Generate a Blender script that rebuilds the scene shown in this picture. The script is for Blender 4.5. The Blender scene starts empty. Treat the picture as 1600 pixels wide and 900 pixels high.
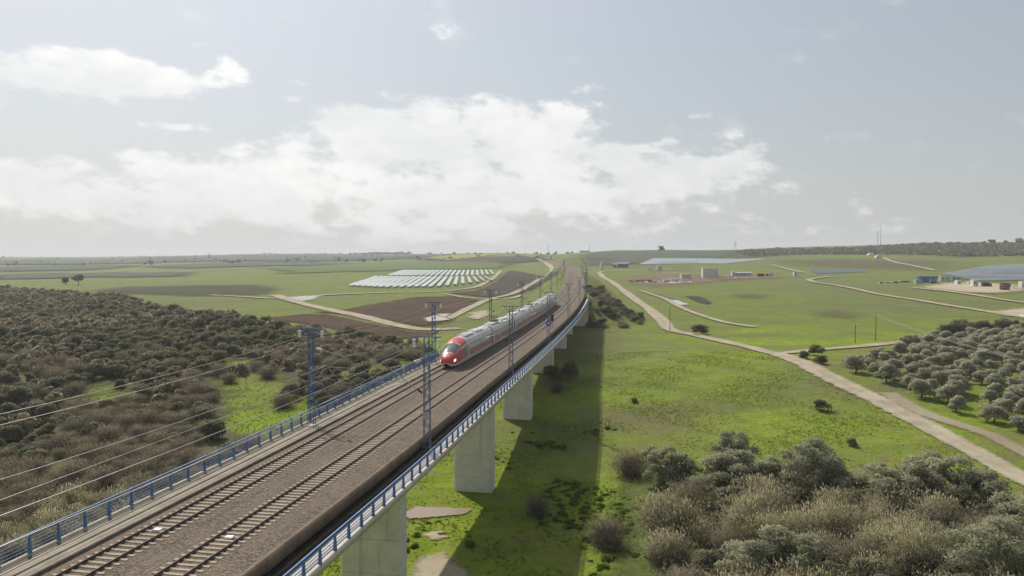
import bpy, bmesh, math, random
import numpy as np
from mathutils import Vector, Matrix

# ------------------------------------------------------------------ camera, sky, sun, exposure
SC = bpy.context.scene
COL = SC.collection
cam = bpy.data.cameras.new('camera')
cam.sensor_width = 36.0
cam.lens = 26.55
cam.clip_start = 0.5
cam.clip_end = 40000
camo = bpy.data.objects.new('camera', cam)
COL.objects.link(camo)
camo.location = (0, 0, 25)
camo.rotation_euler = (math.radians(90 - 2.33), 0, 0)
SC.camera = camo

SUN_EL = math.radians(50)
SUN_AZ = math.radians(-32)            # measured from +Y towards +X
SUN_STRENGTH = 4.3
SKY_STRENGTH = 0.11

def build_world():
    w = bpy.data.worlds.new('World')
    SC.world = w
    w.use_nodes = True
    nt = w.node_tree
    nt.nodes.clear()
    N = nt.nodes.new
    L = nt.links.new
    def val(x):
        n = N('ShaderNodeValue'); n.outputs[0].default_value = x; return n.outputs[0]
    def m(op, a, b=None, c=None, clamp=False):
        n = N('ShaderNodeMath'); n.operation = op; n.use_clamp = clamp
        for i, q in enumerate((a, b, c)):
            if q is None: continue
            if isinstance(q, (int, float)): n.inputs[i].default_value = q
            else: L(q, n.inputs[i])
        return n.outputs[0]
    def mix(f, a, b):
        n = N('ShaderNodeMix'); n.data_type = 'RGBA'
        if isinstance(f, (int, float)): n.inputs[0].default_value = f
        else: L(f, n.inputs[0])
        for i, q in ((6, a), (7, b)):
            if isinstance(q, tuple): n.inputs[i].default_value = (*q, 1)
            else: L(q, n.inputs[i])
        return n.outputs[2]
    def ramp(f, a, b):
        n = N('ShaderNodeMapRange'); n.interpolation_type = 'SMOOTHSTEP'
        L(f, n.inputs[0]); n.inputs[1].default_value = a; n.inputs[2].default_value = b
        return n.outputs[0]
    sky = N('ShaderNodeTexSky')
    sky.sky_type = 'NISHITA'
    sky.sun_disc = False
    sky.sun_elevation = SUN_EL
    sky.sun_rotation = SUN_AZ
    sky.altitude = 50
    sky.air_density = 1.0
    sky.dust_density = 3.0
    sky.ozone_density = 1.0
    tc = N('ShaderNodeTexCoord')
    sep = N('ShaderNodeSeparateXYZ'); L(tc.outputs['Generated'], sep.inputs[0])
    x, y, z = sep.outputs
    zc = m('MAXIMUM', z, 0.0)
    # cloud banks: soft masses (direction x, z, half sizes) broken up by noise
    S = None
    for px, py, a, b, k in CLOUDS:
        u = (px - 800) / 1180; wv = (402 - py) / 1180
        n_ = math.sqrt(1 + u * u + wv * wv)
        dx = m('DIVIDE', m('SUBTRACT', x, u / n_), a / 1180)
        dz = m('DIVIDE', m('SUBTRACT', z, wv / n_), b / 1180)
        g = m('MULTIPLY', m('EXPONENT', m('MULTIPLY', m('ADD', m('MULTIPLY', dx, dx), m('MULTIPLY', dz, dz)), -1.0)), k)
        S = g if S is None else m('ADD', S, g)
    S = m('MINIMUM', S, 1.0)
    def noise(scale, detail, rough, sz, off):
        cb = N('ShaderNodeCombineXYZ')
        L(m('ADD', x, off), cb.inputs[0]); L(y, cb.inputs[1]); L(m('ADD', m('MULTIPLY', z, sz), m('MULTIPLY', x, 0.07 * sz)), cb.inputs[2])
        n = N('ShaderNodeTexNoise'); n.inputs['Scale'].default_value = scale
        n.inputs['Detail'].default_value = detail; n.inputs['Roughness'].default_value = rough
        L(cb.outputs[0], n.inputs['Vector'])
        return n.outputs[0]
    n1 = noise(10.0, 10, 0.62, 2.2, 0.0)
    n2 = noise(26.0, 6, 0.6, 2.0, 3.0)
    n3 = noise(4.0, 5, 0.5, 2.2, 7.0)
    d = m('ADD', m('ADD', m('MULTIPLY', n1, 1.15), m('MULTIPLY', n2, 0.5)), m('MULTIPLY', S, 0.40))
    cover = ramp(d, 0.98, 1.19)
    wisps = m('MULTIPLY', ramp(n1, 0.56, 0.76), 0.35)
    cover = m('MAXIMUM', cover, wisps)
    shade = ramp(m('ADD', n3, m('MULTIPLY', n2, 0.5)), 0.55, 1.0)
    cloud = mix(shade, CLOUD_DARK, CLOUD_LIT)
    # the haze and clouds brighten towards the sun
    sv = (math.sin(SUN_AZ) * math.cos(SUN_EL), math.cos(SUN_AZ) * math.cos(SUN_EL), math.sin(SUN_EL))
    dt = m('ADD', m('ADD', m('MULTIPLY', x, sv[0]), m('MULTIPLY', y, sv[1])), m('MULTIPLY', z, sv[2]))
    au = m('ADD', 0.71, m('MULTIPLY', m('MAXIMUM', dt, 0.0), 0.35))
    hz = m('EXPONENT', m('MULTIPLY', zc, -7.5))
    veil = mix(VEIL, sky.outputs[0], VEILCOL)
    veil = mix(m('MULTIPLY', hz, 0.8), veil, HORIZON)
    cover = m('MULTIPLY', cover, m('SUBTRACT', 1.0, m('MULTIPLY', m('EXPONENT', m('MULTIPLY', zc, -30.0)), 0.8)))
    out = mix(m('MULTIPLY', cover, 0.85), veil, cloud)
    vm = N('ShaderNodeVectorMath'); vm.operation = 'SCALE'; L(out, vm.inputs[0]); L(au, vm.inputs['Scale']); out = vm.outputs[0]
    bg = N('ShaderNodeBackground'); bg.inputs[1].default_value = SKY_STRENGTH
    L(out, bg.inputs[0])
    o = N('ShaderNodeOutputWorld'); L(bg.outputs[0], o.inputs[0])

VEIL = 0.52
VEILCOL = (5.05, 5.45, 5.65)
HORIZON = (6.75, 6.95, 6.9)
CLOUD_LIT = (9.8, 9.7, 9.45)
CLOUD_DARK = (7.9, 8.05, 8.0)
CLOUDS = [(30, 118, 90, 34, .9), (150, 112, 100, 26, .9), (285, 128, 80, 24, .85), (365, 115, 30, 20, .8),
          (560, 215, 120, 34, .9), (700, 190, 150, 34, .95), (850, 195, 110, 36, .9), (1000, 245, 110, 20, .85), (1090, 260, 70, 10, .8),
          (640, 265, 300, 46, .8), (930, 285, 200, 36, .75), (150, 280, 330, 40, .75), (560, 335, 620, 55, .8),
          (925, 140, 42, 9, .75), (280, 200, 30, 9, .75), (995, 165, 34, 8, .6), (1085, 184, 20, 6, .6), (1310, 121, 26, 6, .5),
          (455, 158, 18, 6, .6), (480, 132, 40, 8, .5), (230, 245, 28, 8, .6), (1040, 222, 22, 7, .5)]
build_world()

sl = bpy.data.lights.new('sun', 'SUN')
sl.energy = SUN_STRENGTH
sl.angle = math.radians(0.6)
sl.color = (1.0, 0.95, 0.87)
so = bpy.data.objects.new('sun', sl)
COL.objects.link(so)
sd = Vector((math.sin(SUN_AZ) * math.cos(SUN_EL), math.cos(SUN_AZ) * math.cos(SUN_EL), math.sin(SUN_EL)))
so.rotation_euler = sd.to_track_quat('Z', 'Y').to_euler()
so.location = (-60, 80, 120)

SC.view_settings.view_transform = 'Standard'
SC.view_settings.look = 'None'
SC.view_settings.exposure = 0.05
SC.view_settings.gamma = 1.0
SC.render.engine = 'CYCLES'
SC.cycles.volume_bounces = 0
SC.cycles.max_bounces = 6
SC.cycles.transparent_max_bounces = 16
SC.cycles.volume_step_rate = 10

HAZE = 0.00015
rng = np.random.default_rng(7)
R = random.Random(7)

# ------------------------------------------------------------------ helpers
def setp(o, label=None, cat=None, group=None, kind=None):
    if label: o['label'] = label
    if cat: o['category'] = cat
    if group: o['group'] = group
    if kind: o['kind'] = kind
    return o
def link(name, data, parent=None):
    o = bpy.data.objects.new(name, data)
    COL.objects.link(o)
    if parent: o.parent = parent
    return o
def empty(name, loc=(0, 0, 0), rz=0.0):
    o = link(name, None)
    o.location = loc; o.rotation_euler = (0, 0, rz); o.empty_display_size = 0.3
    return o
def mesh_np(name, V, F, mats, attrs=None, midx=None, smooth=False, normals=None):
    """V (n,3), F (m,4) or (m,3) int arrays"""
    me = bpy.data.meshes.new(name)
    V = np.asarray(V, np.float32); F = np.asarray(F, np.int32)
    k = F.shape[1]
    me.vertices.add(len(V)); me.vertices.foreach_set('co', V.ravel())
    me.loops.add(F.size); me.loops.foreach_set('vertex_index', F.ravel())
    me.polygons.add(len(F))
    me.polygons.foreach_set('loop_start', np.arange(0, F.size, k, dtype=np.int32))
    me.polygons.foreach_set('loop_total', np.full(len(F), k, np.int32))
    if midx is not None: me.polygons.foreach_set('material_index', np.asarray(midx, np.int32))
    if smooth: me.polygons.foreach_set('use_smooth', np.ones(len(F), bool))
    for mt in (mats if isinstance(mats, (list, tuple)) else [mats]): me.materials.append(mt)
    for an, av in (attrs or {}).items():
        a = me.attributes.new(an, 'FLOAT', 'POINT'); a.data.foreach_set('value', np.asarray(av, np.float32).ravel())
    me.update(calc_edges=True)
    if normals is not None:
        me.polygons.foreach_set('use_smooth', np.ones(len(F), bool))
        me.normals_split_custom_set_from_vertices(np.asarray(normals, np.float32))
    return me
class MB:
    def __init__(s): s.v = []; s.f = []; s.m = []
    def add(s, vs, fs, mi=0):
        b = len(s.v); s.v += [tuple(q) for q in vs]
        for f in fs: s.f.append([i + b for i in f]); s.m.append(mi)
        return s
    def hexa(s, q, mi=0):
        return s.add(q, [(0, 3, 2, 1), (4, 5, 6, 7), (0, 1, 5, 4), (1, 2, 6, 5), (2, 3, 7, 6), (3, 0, 4, 7)], mi)
    def box(s, x0, x1, y0, y1, z0, z1, mi=0):
        return s.hexa([(x0, y0, z0), (x1, y0, z0), (x1, y1, z0), (x0, y1, z0), (x0, y0, z1), (x1, y0, z1), (x1, y1, z1), (x0, y1, z1)], mi)
    def tube(s, p0, p1, r0, r1=None, n=6, mi=0, cap=True):
        r1 = r0 if r1 is None else r1
        p0 = Vector(p0); p1 = Vector(p1); d = (p1 - p0)
        if d.length < 1e-6: return s
        d.normalize()
        a = d.cross(Vector((0, 0, 1)))
        if a.length < 1e-3: a = Vector((1, 0, 0))
        a.normalize(); c = d.cross(a)
        vs = []
        for p, r in ((p0, r0), (p1, r1)):
            for i in range(n):
                t = 2 * math.pi * i / n
                vs.append(p + a * (r * math.cos(t)) + c * (r * math.sin(t)))
        fs = [(i, (i + 1) % n, n + (i + 1) % n, n + i) for i in range(n)]
        if cap: fs += [tuple(range(n - 1, -1, -1)), tuple(range(n, 2 * n))]
        return s.add(vs, fs, mi)
    def lathe(s, prof, n=10, c=(0, 0, 0), mi=0):
        vs = []; fs = []
        for r, z in prof:
            for i in range(n):
                t = 2 * math.pi * i / n; vs.append((c[0] + r * math.cos(t), c[1] + r * math.sin(t), c[2] + z))
        for j in range(len(prof) - 1):
            for i in range(n):
                fs.append((j * n + i, j * n + (i + 1) % n, (j + 1) * n + (i + 1) % n, (j + 1) * n + i))
        fs.append(tuple(range(n - 1, -1, -1))); fs.append(tuple((len(prof) - 1) * n + i for i in range(n)))
        return s.add(vs, fs, mi)
    def mesh(s, name, mats, smooth=False):
        me = bpy.data.meshes.new(name)
        me.from_pydata(s.v, [], s.f)
        for mt in (mats if isinstance(mats, (list, tuple)) else [mats]): me.materials.append(mt)
        me.polygons.foreach_set('material_index', s.m)
        if smooth: me.polygons.foreach_set('use_smooth', [True] * len(s.f))
        me.update()
        return me
    def build(s, name, mats, parent=None, smooth=False):
        return link(name, s.mesh(name, mats, smooth), parent)
def copy_tree(o, parent=None):
    c = o.copy(); COL.objects.link(c); c.parent = parent
    for ch in list(o.children): copy_tree(ch, c)
    return c
def bevel(o, w=0.02, seg=1):
    b = o.modifiers.new('bevel', 'BEVEL'); b.width = w; b.segments = seg; b.limit_method = 'ANGLE'
    return o

# ------------------------------------------------------------------ materials
MATS = {}
class NB:
    """small node-tree writer"""
    def __init__(s, name):
        s.mat = bpy.data.materials.new(name); s.mat.use_nodes = True
        s.nt = s.mat.node_tree; s.nt.nodes.clear()
        s.out = s.nt.nodes.new('ShaderNodeOutputMaterial')
        MATS[name] = s.mat
    def N(s, t): return s.nt.nodes.new(t)
    def put(s, sock, q):
        if q is None: return
        if isinstance(q, tuple): sock.default_value = (*q, 1) if len(q) == 3 and sock.type == 'RGBA' else q
        elif isinstance(q, (int, float)): sock.default_value = q
        else: s.nt.links.new(q, sock)
    def math(s, op, a, b=None, clamp=False):
        n = s.N('ShaderNodeMath'); n.operation = op; n.use_clamp = clamp
        s.put(n.inputs[0], a); s.put(n.inputs[1], b); return n.outputs[0]
    def pos(s): return s.N('ShaderNodeNewGeometry').outputs['Position']
    def objc(s): return s.N('ShaderNodeTexCoord').outputs['Object']
    def scale(s, v, sc):
        n = s.N('ShaderNodeMapping'); s.put(n.inputs[0], v); n.inputs['Scale'].default_value = sc; return n.outputs[0]
    def noise(s, v, scale, detail=4, rough=.55):
        n = s.N('ShaderNodeTexNoise'); s.put(n.inputs['Vector'], v); n.inputs['Scale'].default_value = scale
        n.inputs['Detail'].default_value = detail; n.inputs['Roughness'].default_value = rough; return n.outputs[0]
    def ramp(s, f, a, b):
        n = s.N('ShaderNodeMapRange'); n.interpolation_type = 'SMOOTHSTEP'; s.put(n.inputs[0], f)
        n.inputs[1].default_value = a; n.inputs[2].default_value = b; return n.outputs[0]
    def mix(s, f, a, b, mode='MIX'):
        n = s.N('ShaderNodeMix'); n.data_type = 'RGBA'; n.blend_type = mode
        s.put(n.inputs[0], f); s.put(n.inputs[6], a); s.put(n.inputs[7], b); return n.outputs[2]
    def attr(s, nm):
        n = s.N('ShaderNodeAttribute'); n.attribute_name = nm; return n.outputs['Fac']
    def island(s): return s.N('ShaderNodeNewGeometry').outputs['Random Per Island']
    def orand(s): return s.N('ShaderNodeObjectInfo').outputs['Random']
    def bump(s, h, strength=.5, dist=.1):
        n = s.N('ShaderNodeBump'); n.inputs['Strength'].default_value = strength; n.inputs['Distance'].default_value = dist
        s.put(n.inputs['Height'], h); return n.outputs[0]
    def pbr(s, col, rough=.8, metal=0, normal=None, spec=.3):
        n = s.N('ShaderNodeBsdfPrincipled'); s.put(n.inputs['Base Color'], col); s.put(n.inputs['Roughness'], rough)
        n.inputs['Metallic'].default_value = metal; n.inputs['Specular IOR Level'].default_value = spec
        if normal: s.put(n.inputs['Normal'], normal)
        return n.outputs[0]
    def done(s, sh):
        s.nt.links.new(sh, s.out.inputs[0]); return s.mat
    def edge(s, sh, soft=.25, nscale=.6, op=1.0):
        """ragged border from the 'edge' attribute"""
        e = s.attr('edge'); p = s.pos()
        v = s.math('ADD', e, s.math('MULTIPLY', s.math('SUBTRACT', s.math('ADD', s.math('MULTIPLY', s.noise(p, nscale, 5, .6), .7), s.math('MULTIPLY', s.noise(p, nscale * 6, 3), .3)), .5), 1.5))
        a = s.math('MULTIPLY', s.ramp(v, .5 - soft, .5 + soft), op)
        t = s.N('ShaderNodeBsdfTransparent'); n = s.N('ShaderNodeMixShader')
        s.nt.links.new(a, n.inputs[0]); s.nt.links.new(t.outputs[0], n.inputs[1]); s.nt.links.new(sh, n.inputs[2])
        return n.outputs[0]

def simple(name, col, rough=.7, var=.25, scale=3.0, metal=0, spec=.3, bump=0.0, obj=False):
    b = NB(name); p = b.objc() if obj else b.pos()
    f = b.noise(p, scale, 5, .6); f2 = b.noise(p, scale * .13, 3)
    k = b.math('ADD', b.math('MULTIPLY', f, .6), b.math('MULTIPLY', f2, .4))
    c = b.mix(b.ramp(k, .3, .7), tuple(q * (1 - var) for q in col), tuple(min(1, q * (1 + var)) for q in col))
    nm = b.bump(f, bump, .05) if bump else None
    return b.done(b.pbr(c, rough, metal, nm, spec))
def leafmat(name, c1, c2, c3, trans=.25, hueobj=.35):
    b = NB(name)
    c = b.mix(b.island(), c1, c2)
    c = b.mix(b.math('MULTIPLY', b.orand(), hueobj * 2, True), c, c3)
    d = b.N('ShaderNodeBsdfDiffuse'); b.put(d.inputs[0], c); d.inputs[1].default_value = .8
    t = b.N('ShaderNodeBsdfTranslucent'); b.put(t.inputs[0], c)
    mx = b.N('ShaderNodeMixShader'); mx.inputs[0].default_value = trans
    b.nt.links.new(d.outputs[0], mx.inputs[1]); b.nt.links.new(t.outputs[0], mx.inputs[2])
    return b.done(mx.outputs[0])

def mat_ground():
    b = NB('meadow'); p = b.pos()
    big = b.noise(p, .006, 4, .55); med = b.noise(p, .035, 5, .6); sm = b.noise(p, .28, 6, .65); fine = b.noise(p, 1.7, 5, .7)
    lush = b.mix(b.ramp(sm, .35, .65), (.145, .205, .012), (.225, .295, .02))
    dry = b.mix(b.ramp(fine, .35, .65), (.145, .145, .042), (.205, .19, .07))
    c = b.mix(b.ramp(b.math('ADD', b.math('MULTIPLY', med, .75), b.math('MULTIPLY', sm, .3)), .5, .68), lush, dry)
    c = b.mix(b.math('MULTIPLY', b.ramp(big, .46, .62), .75), c, (.135, .14, .058))
    str_ = b.noise(b.scale(p, (.012, .05, .02)), 1.0, 6, .65)
    c = b.mix(b.math('MULTIPLY', b.ramp(str_, .46, .66), .6), c, (.13, .118, .058))
    far2 = b.noise(b.scale(p, (.02, .032, .02)), 1.0, 7, .68)
    c = b.mix(b.math('MULTIPLY', b.ramp(far2, .5, .66), .4), c, (.085, .115, .03))
    dk = b.ramp(b.math('ADD', b.math('MULTIPLY', sm, .6), b.math('MULTIPLY', fine, .4)), .56, .70)
    c = b.mix(b.math('MULTIPLY', dk, .65), c, (.06, .10, .012))
    sy_ = b.N('ShaderNodeSeparateXYZ'); b.put(sy_.inputs[0], p)
    past = b.ramp(b.math('ADD', sy_.outputs[1], b.math('MULTIPLY', b.math('SUBTRACT', med, .5), 260)), 215, 330)      # lush valley floor gives way to grazed pasture
    pc = b.mix(b.ramp(sm, .4, .6), (.098, .118, .034), (.128, .142, .046))
    c = b.mix(b.math('MULTIPLY', past, .62), c, pc)
    spots = b.ramp(b.noise(b.scale(p, (1, 1.6, 1)), .11, 6, .7), .62, .70)
    c = b.mix(b.math('MULTIPLY', spots, .55), c, (.14, .11, .065))
    yel = b.ramp(b.noise(p, .05, 3), .58, .72)
    c = b.mix(b.math('MULTIPLY', yel, .4), c, (.22, .24, .02))
    mic = b.noise(p, 5.0, 5, .75); mic2 = b.noise(b.scale(p, (1, .6, 1)), .8, 6, .75)
    c = b.mix(b.math('MULTIPLY', b.ramp(mic, .5, .72), .34), c, (.05, .08, .012))
    c = b.mix(b.math('MULTIPLY', b.ramp(mic2, .55, .72), .5), c, (.075, .115, .016))
    c = b.mix(b.math('MULTIPLY', b.ramp(mic2, .44, .3), .35), c, (.25, .28, .05))
    h = b.math('ADD', b.math('MULTIPLY', fine, .5), sm)
    return b.done(b.pbr(c, .9, 0, b.bump(h, 1.0, .8), .1))
def mat_soil(name, c1, c2, furrow=.0, edge_n=.3, fs=1.0, ang=0.0, op=1.0, soft=.25):
    b = NB(name); p = b.pos()
    n = b.noise(p, .05, 5, .6); f = b.noise(p, .8, 5, .7)
    c = b.mix(b.ramp(b.math('ADD', b.math('MULTIPLY', n, .7), b.math('MULTIPLY', f, .3)), .35, .65), c1, c2)
    nm = b.bump(f, .8, .3)
    if furrow:
        mp = b.N('ShaderNodeMapping'); b.put(mp.inputs[0], p); mp.inputs['Rotation'].default_value = (0, 0, ang)
        wv = b.N('ShaderNodeTexWave'); wv.inputs['Scale'].default_value = fs; wv.inputs['Distortion'].default_value = 1.5
        wv.inputs['Detail Scale'].default_value = .6
        b.put(wv.inputs[0], mp.outputs[0])
        c = b.mix(b.math('MULTIPLY', wv.outputs['Fac'], furrow), c, tuple(q * .55 for q in c1))
    return b.done(b.edge(b.pbr(c, .95, 0, nm, .1), soft, edge_n, op))
def mat_road():
    b = NB('dirt_road'); p = b.pos()
    n = b.noise(p, .25, 5, .6); f = b.noise(p, 3.0, 4, .7)
    c = b.mix(b.ramp(n, .3, .7), (.27, .228, .16), (.40, .35, .255))
    c = b.mix(b.math('MULTIPLY', b.ramp(f, .5, .75), .35), c, (.17, .14, .095))
    a = b.attr('across')                     # -1..1, wheel ruts at +-.45, weeds in the middle
    rut = b.ramp(b.math('ABSOLUTE', b.math('SUBTRACT', b.math('ABSOLUTE', a), .4)), .05, .3)
    weeds = b.math('MULTIPLY', b.math('MULTIPLY', rut, b.ramp(b.noise(p, .5, 5, .65), .48, .66)), .55)
    c = b.mix(weeds, c, (.14, .15, .055))
    return b.done(b.edge(b.pbr(c, .95, 0, b.bump(f, .5, .1), .1), .2, .5))
def mat_ballast():
    b = NB('ballast_stone'); p = b.pos()
    v = b.N('ShaderNodeTexVoronoi'); v.inputs['Scale'].default_value = 9.0; b.put(v.inputs['Vector'], p)
    sp = b.N('ShaderNodeSeparateColor'); b.put(sp.inputs[0], v.outputs['Color'])
    c = b.mix(sp.outputs[0], (.068, .053, .040), (.26, .213, .165))
    n = b.noise(p, .35, 5, .6)
    c = b.mix(b.math('MULTIPLY', b.ramp(n, .35, .65), .5), c, (.22, .175, .135))
    brown = b.ramp(b.math('ABSOLUTE', b.math('SUBTRACT', b.math('ABSOLUTE', b.attr('lat')), 2.5)), 1.7, 1.2)
    c = b.mix(b.math('MULTIPLY', brown, .42), c, (.21, .14, .09))
    return b.done(b.pbr(c, .95, 0, b.bump(v.outputs['Distance'], 1.0, .12), .15))
def mat_concrete(name, c1, c2, streak=.5, lift=0.0):
    b = NB(name); p = b.pos()
    n = b.noise(p, .5, 6, .65); st = b.noise(b.scale(p, (1.6, 1.6, .09)), 1.0, 5, .6); f = b.noise(p, 9, 4)
    c = b.mix(b.ramp(n, .3, .7), c1, c2)
    sz = b.N('ShaderNodeSeparateXYZ'); b.put(sz.inputs[0], p); wn = b.N('ShaderNodeTexWhiteNoise'); wn.noise_dimensions = '1D'
    b.put(wn.inputs['W'], b.math('FLOOR', b.math('DIVIDE', b.math('SUBTRACT', sz.outputs[2], 4.3), 3.4)))
    c = b.mix(b.math('MULTIPLY', wn.outputs[0], lift), c, tuple(q * .75 for q in c1))
    c = b.mix(b.math('MULTIPLY', b.ramp(st, .5, .75), streak), c, tuple(q * .55 for q in c1))
    c = b.mix(b.math('MULTIPLY', b.ramp(f, .55, .8), .2), c, tuple(q * .6 for q in c1))
    return b.done(b.pbr(c, .85, 0, b.bump(f, .25, .03), .25))
def mat_water(name, col, rough=.06):
    b = NB(name); p = b.pos()
    n = b.noise(p, 1.2, 4)
    return b.done(b.edge(b.pbr(col, rough, 0, b.bump(n, .05, .05), .5), .12, .35))

M_ground = mat_ground()
M_road = mat_road()
M_plough = mat_soil('ploughed_soil', (.052, .030, .016), (.084, .05, .028), .35, .1, .35, .35)
M_plough2 = mat_soil('ploughed_soil_grey', (.046, .036, .027), (.075, .056, .041), .3, .06, .25, .2)
M_darkfield = mat_soil('dark_field', (.062, .078, .052), (.085, .098, .06), .2, .02, .1)
M_yellow = mat_soil('rapeseed_field', (.26, .25, .04), (.20, .22, .05), 0, .015)
M_greenfar = mat_soil('young_crop', (.085, .125, .035), (.11, .15, .04), .15, .02, .08)
M_scrubfloor = mat_soil('scrub_floor', (.080, .068, .046), (.115, .110, .045), 0, .12)
M_hill = mat_soil('hill_olive_scrub', (.085, .105, .055), (.12, .13, .07), .35, .02, .05, .4)
M_hill2 = mat_soil('hill_scrub', (.066, .078, .055), (.100, .108, .070), .3, .02, .07, .9)
M_red = mat_soil('red_earth', (.20, .115, .08), (.26, .19, .14), 0, .04, op=.6, soft=.5)
M_sand = mat_soil('bare_sand', (.33, .275, .19), (.42, .36, .26), 0, .25)
M_brown = mat_soil('bare_brown', (.115, .09, .062), (.14, .12, .06), 0, .08, op=.6, soft=.5)
M_faintsand = mat_soil('worn_sand', (.28, .235, .16), (.37, .32, .22), 0, .35, op=.8, soft=.45)
M_conc_pad = mat_soil('pale_concrete_pad', (.38, .37, .33), (.50, .49, .45), 0, .3, op=.85, soft=.35)
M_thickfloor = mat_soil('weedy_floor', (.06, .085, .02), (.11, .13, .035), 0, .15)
M_pud = mat_water('muddy_water', (.235, .175, .115), .38)
M_shade_strip = simple('shade_strip', (.034, .028, .022), .95, .35, 2, 0, .05)  # near-black brown, the wall's shadow put into the colour
M_ballast = mat_ballast()
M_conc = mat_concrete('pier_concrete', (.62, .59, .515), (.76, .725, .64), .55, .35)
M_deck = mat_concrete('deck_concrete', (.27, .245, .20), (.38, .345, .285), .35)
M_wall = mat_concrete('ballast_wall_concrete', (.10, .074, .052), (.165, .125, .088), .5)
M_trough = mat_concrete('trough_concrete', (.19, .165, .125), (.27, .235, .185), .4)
M_sleeper = simple('sleeper_concrete', (.31, .255, .205), .85, .22, 4)
M_rail = simple('rail_rust', (.085, .055, .04), .55, .25, 2, .3, .4)
M_blue = simple('blue_paint', (.10, .20, .40), .42, .25, 2.5, 0, .4)
M_blue2 = simple('blue_paint_weathered', (.06, .125, .30), .5, .3, 3, .1, .4)
M_wire = simple('wire_metal', (.36, .34, .32), .45, .1, 1, .7)
M_galv = simple('galvanised', (.42, .42, .41), .45, .15, 2, .6)
M_porc = simple('porcelain', (.80, .79, .77), .25, .05, 4, 0, .5)
M_white = simple('white_panel', (.72, .72, .70), .5, .08, 1.5)
M_cream = simple('cream_panel', (.60, .58, .52), .6, .1, 1.2)
M_greyp = simple('grey_panel', (.40, .41, .42), .5, .12, 1.0)
M_bluep = simple('blue_panel', (.08, .16, .30), .5, .2, 1.0)
M_greenp = simple('green_panel', (.10, .22, .17), .5, .2, 1.0)
M_redp = simple('red_bundles', (.19, .075, .055), .6, .3, 1.5)
M_dark = simple('dark_metal', (.03, .03, .033), .6, .3, 3)
M_bark = simple('bark', (.10, .085, .065), .95, .35, 6, 0, .1, .6)
M_twig = simple('twig', (.13, .10, .075), .95, .3, 6, 0, .1)
M_olive = leafmat('olive_leaves', (.36, .357, .23), (.47, .46, .33), (.44, .42, .31), .5)
M_wild = leafmat('wild_olive_leaves', (.30, .31, .195), (.44, .44, .30), (.38, .37, .245), .5)
M_oakl = leafmat('evergreen_leaves', (.16, .165, .085), (.25, .25, .145), (.25, .235, .15), .5)
M_tam = leafmat('tamarisk_twigs', (.225, .188, .13), (.37, .315, .225), (.305, .28, .175), .5)
M_scrubolive = leafmat('scrub_leaves', (.15, .152, .092), (.275, .265, .175), (.235, .215, .145), .5)
M_cane = leafmat('cane_leaves', (.35, .31, .18), (.56, .50, .34), (.41, .395, .205), .5)
M_weed = leafmat('weed_leaves', (.10, .165, .018), (.19, .275, .035), (.17, .22, .045), .5, .3)
M_tuft = leafmat('grass_tufts', (.14, .195, .014), (.225, .285, .024), (.19, .23, .035), .5, .2)
M_glass = simple('dark_glass', (.02, .024, .028), .08, .1, 1, 0, .6)

F=1180.0; HY=402.0; CH=25.0
TRK=np.array([(-37.5,-52),(-28.5,-6),(-20.3,39.1),(-15.3,65.3),(-9.2,99.8),(2.4,165),(14.0,236),(26,330),(41,500),(54,700),(62,1000),(60,1250),(50,1600),(30,2100)],float)
TRZ=np.array([8.5,8.5,8.5,8.5,8.5,8.6,9.2,10.4,13.2,15.6,18.4,20.8,23,25],float)
SKX=np.array([-2500,-600,0,200,400,600,760,860,950,1050,1150,1250,1380,1450,1600,2400,4000],float)
SKY=np.array([401,401,402,401,397,397,395,396,391,390.5,391,387,383,380,379,381,385],float)
RID=np.array([4500,4500,4500,4300,3500,3000,2300,1750,1550,1500,1550,1650,1700,1700,1700,1800,1900],float)
PW=np.array([1.2,1.2,1.2,1.2,1.2,1.2,1.3,1.3,1.5,1.6,1.6,1.5,1.5,1.5,1.5,1.5,1.5],float)
AZ=np.arctan((SKX-800)/F)
# resampled smooth centreline
def catmull(P,n=40):
    out=[]
    Q=np.vstack([2*P[0]-P[1],P,2*P[-1]-P[-2]])
    for i in range(1,len(Q)-2):
        p0,p1,p2,p3=Q[i-1:i+3]
        d1=np.linalg.norm(p1-p0)**.5;d2=np.linalg.norm(p2-p1)**.5;d3=np.linalg.norm(p3-p2)**.5
        m1=(p2-p1)+d2*((p1-p0)/d1/d1*d1*0) if False else None
        t0=0;t1=d1;t2=d1+d2;t3=d1+d2+d3
        for t in np.linspace(t1,t2,n,endpoint=False):
            A1=(t1-t)/(t1-t0)*p0+(t-t0)/(t1-t0)*p1
            A2=(t2-t)/(t2-t1)*p1+(t-t1)/(t2-t1)*p2
            A3=(t3-t)/(t3-t2)*p2+(t-t2)/(t3-t2)*p3
            B1=(t2-t)/(t2-t0)*A1+(t-t0)/(t2-t0)*A2
            B2=(t3-t)/(t3-t1)*A2+(t-t1)/(t3-t1)*A3
            out.append((t2-t)/(t2-t1)*B1+(t-t1)/(t2-t1)*B2)
    out.append(P[-1]); return np.array(out)
CL=catmull(np.column_stack([TRK,TRZ]))
ABUT=292.0
VY=np.array([-3000,60,118,150,170,195,235,268,330,430],float)
VZ=np.array([-12,-12,-11.6,-9.6,-7.4,-5.0,-3.3,-2.4,-.9,0],float)
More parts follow.
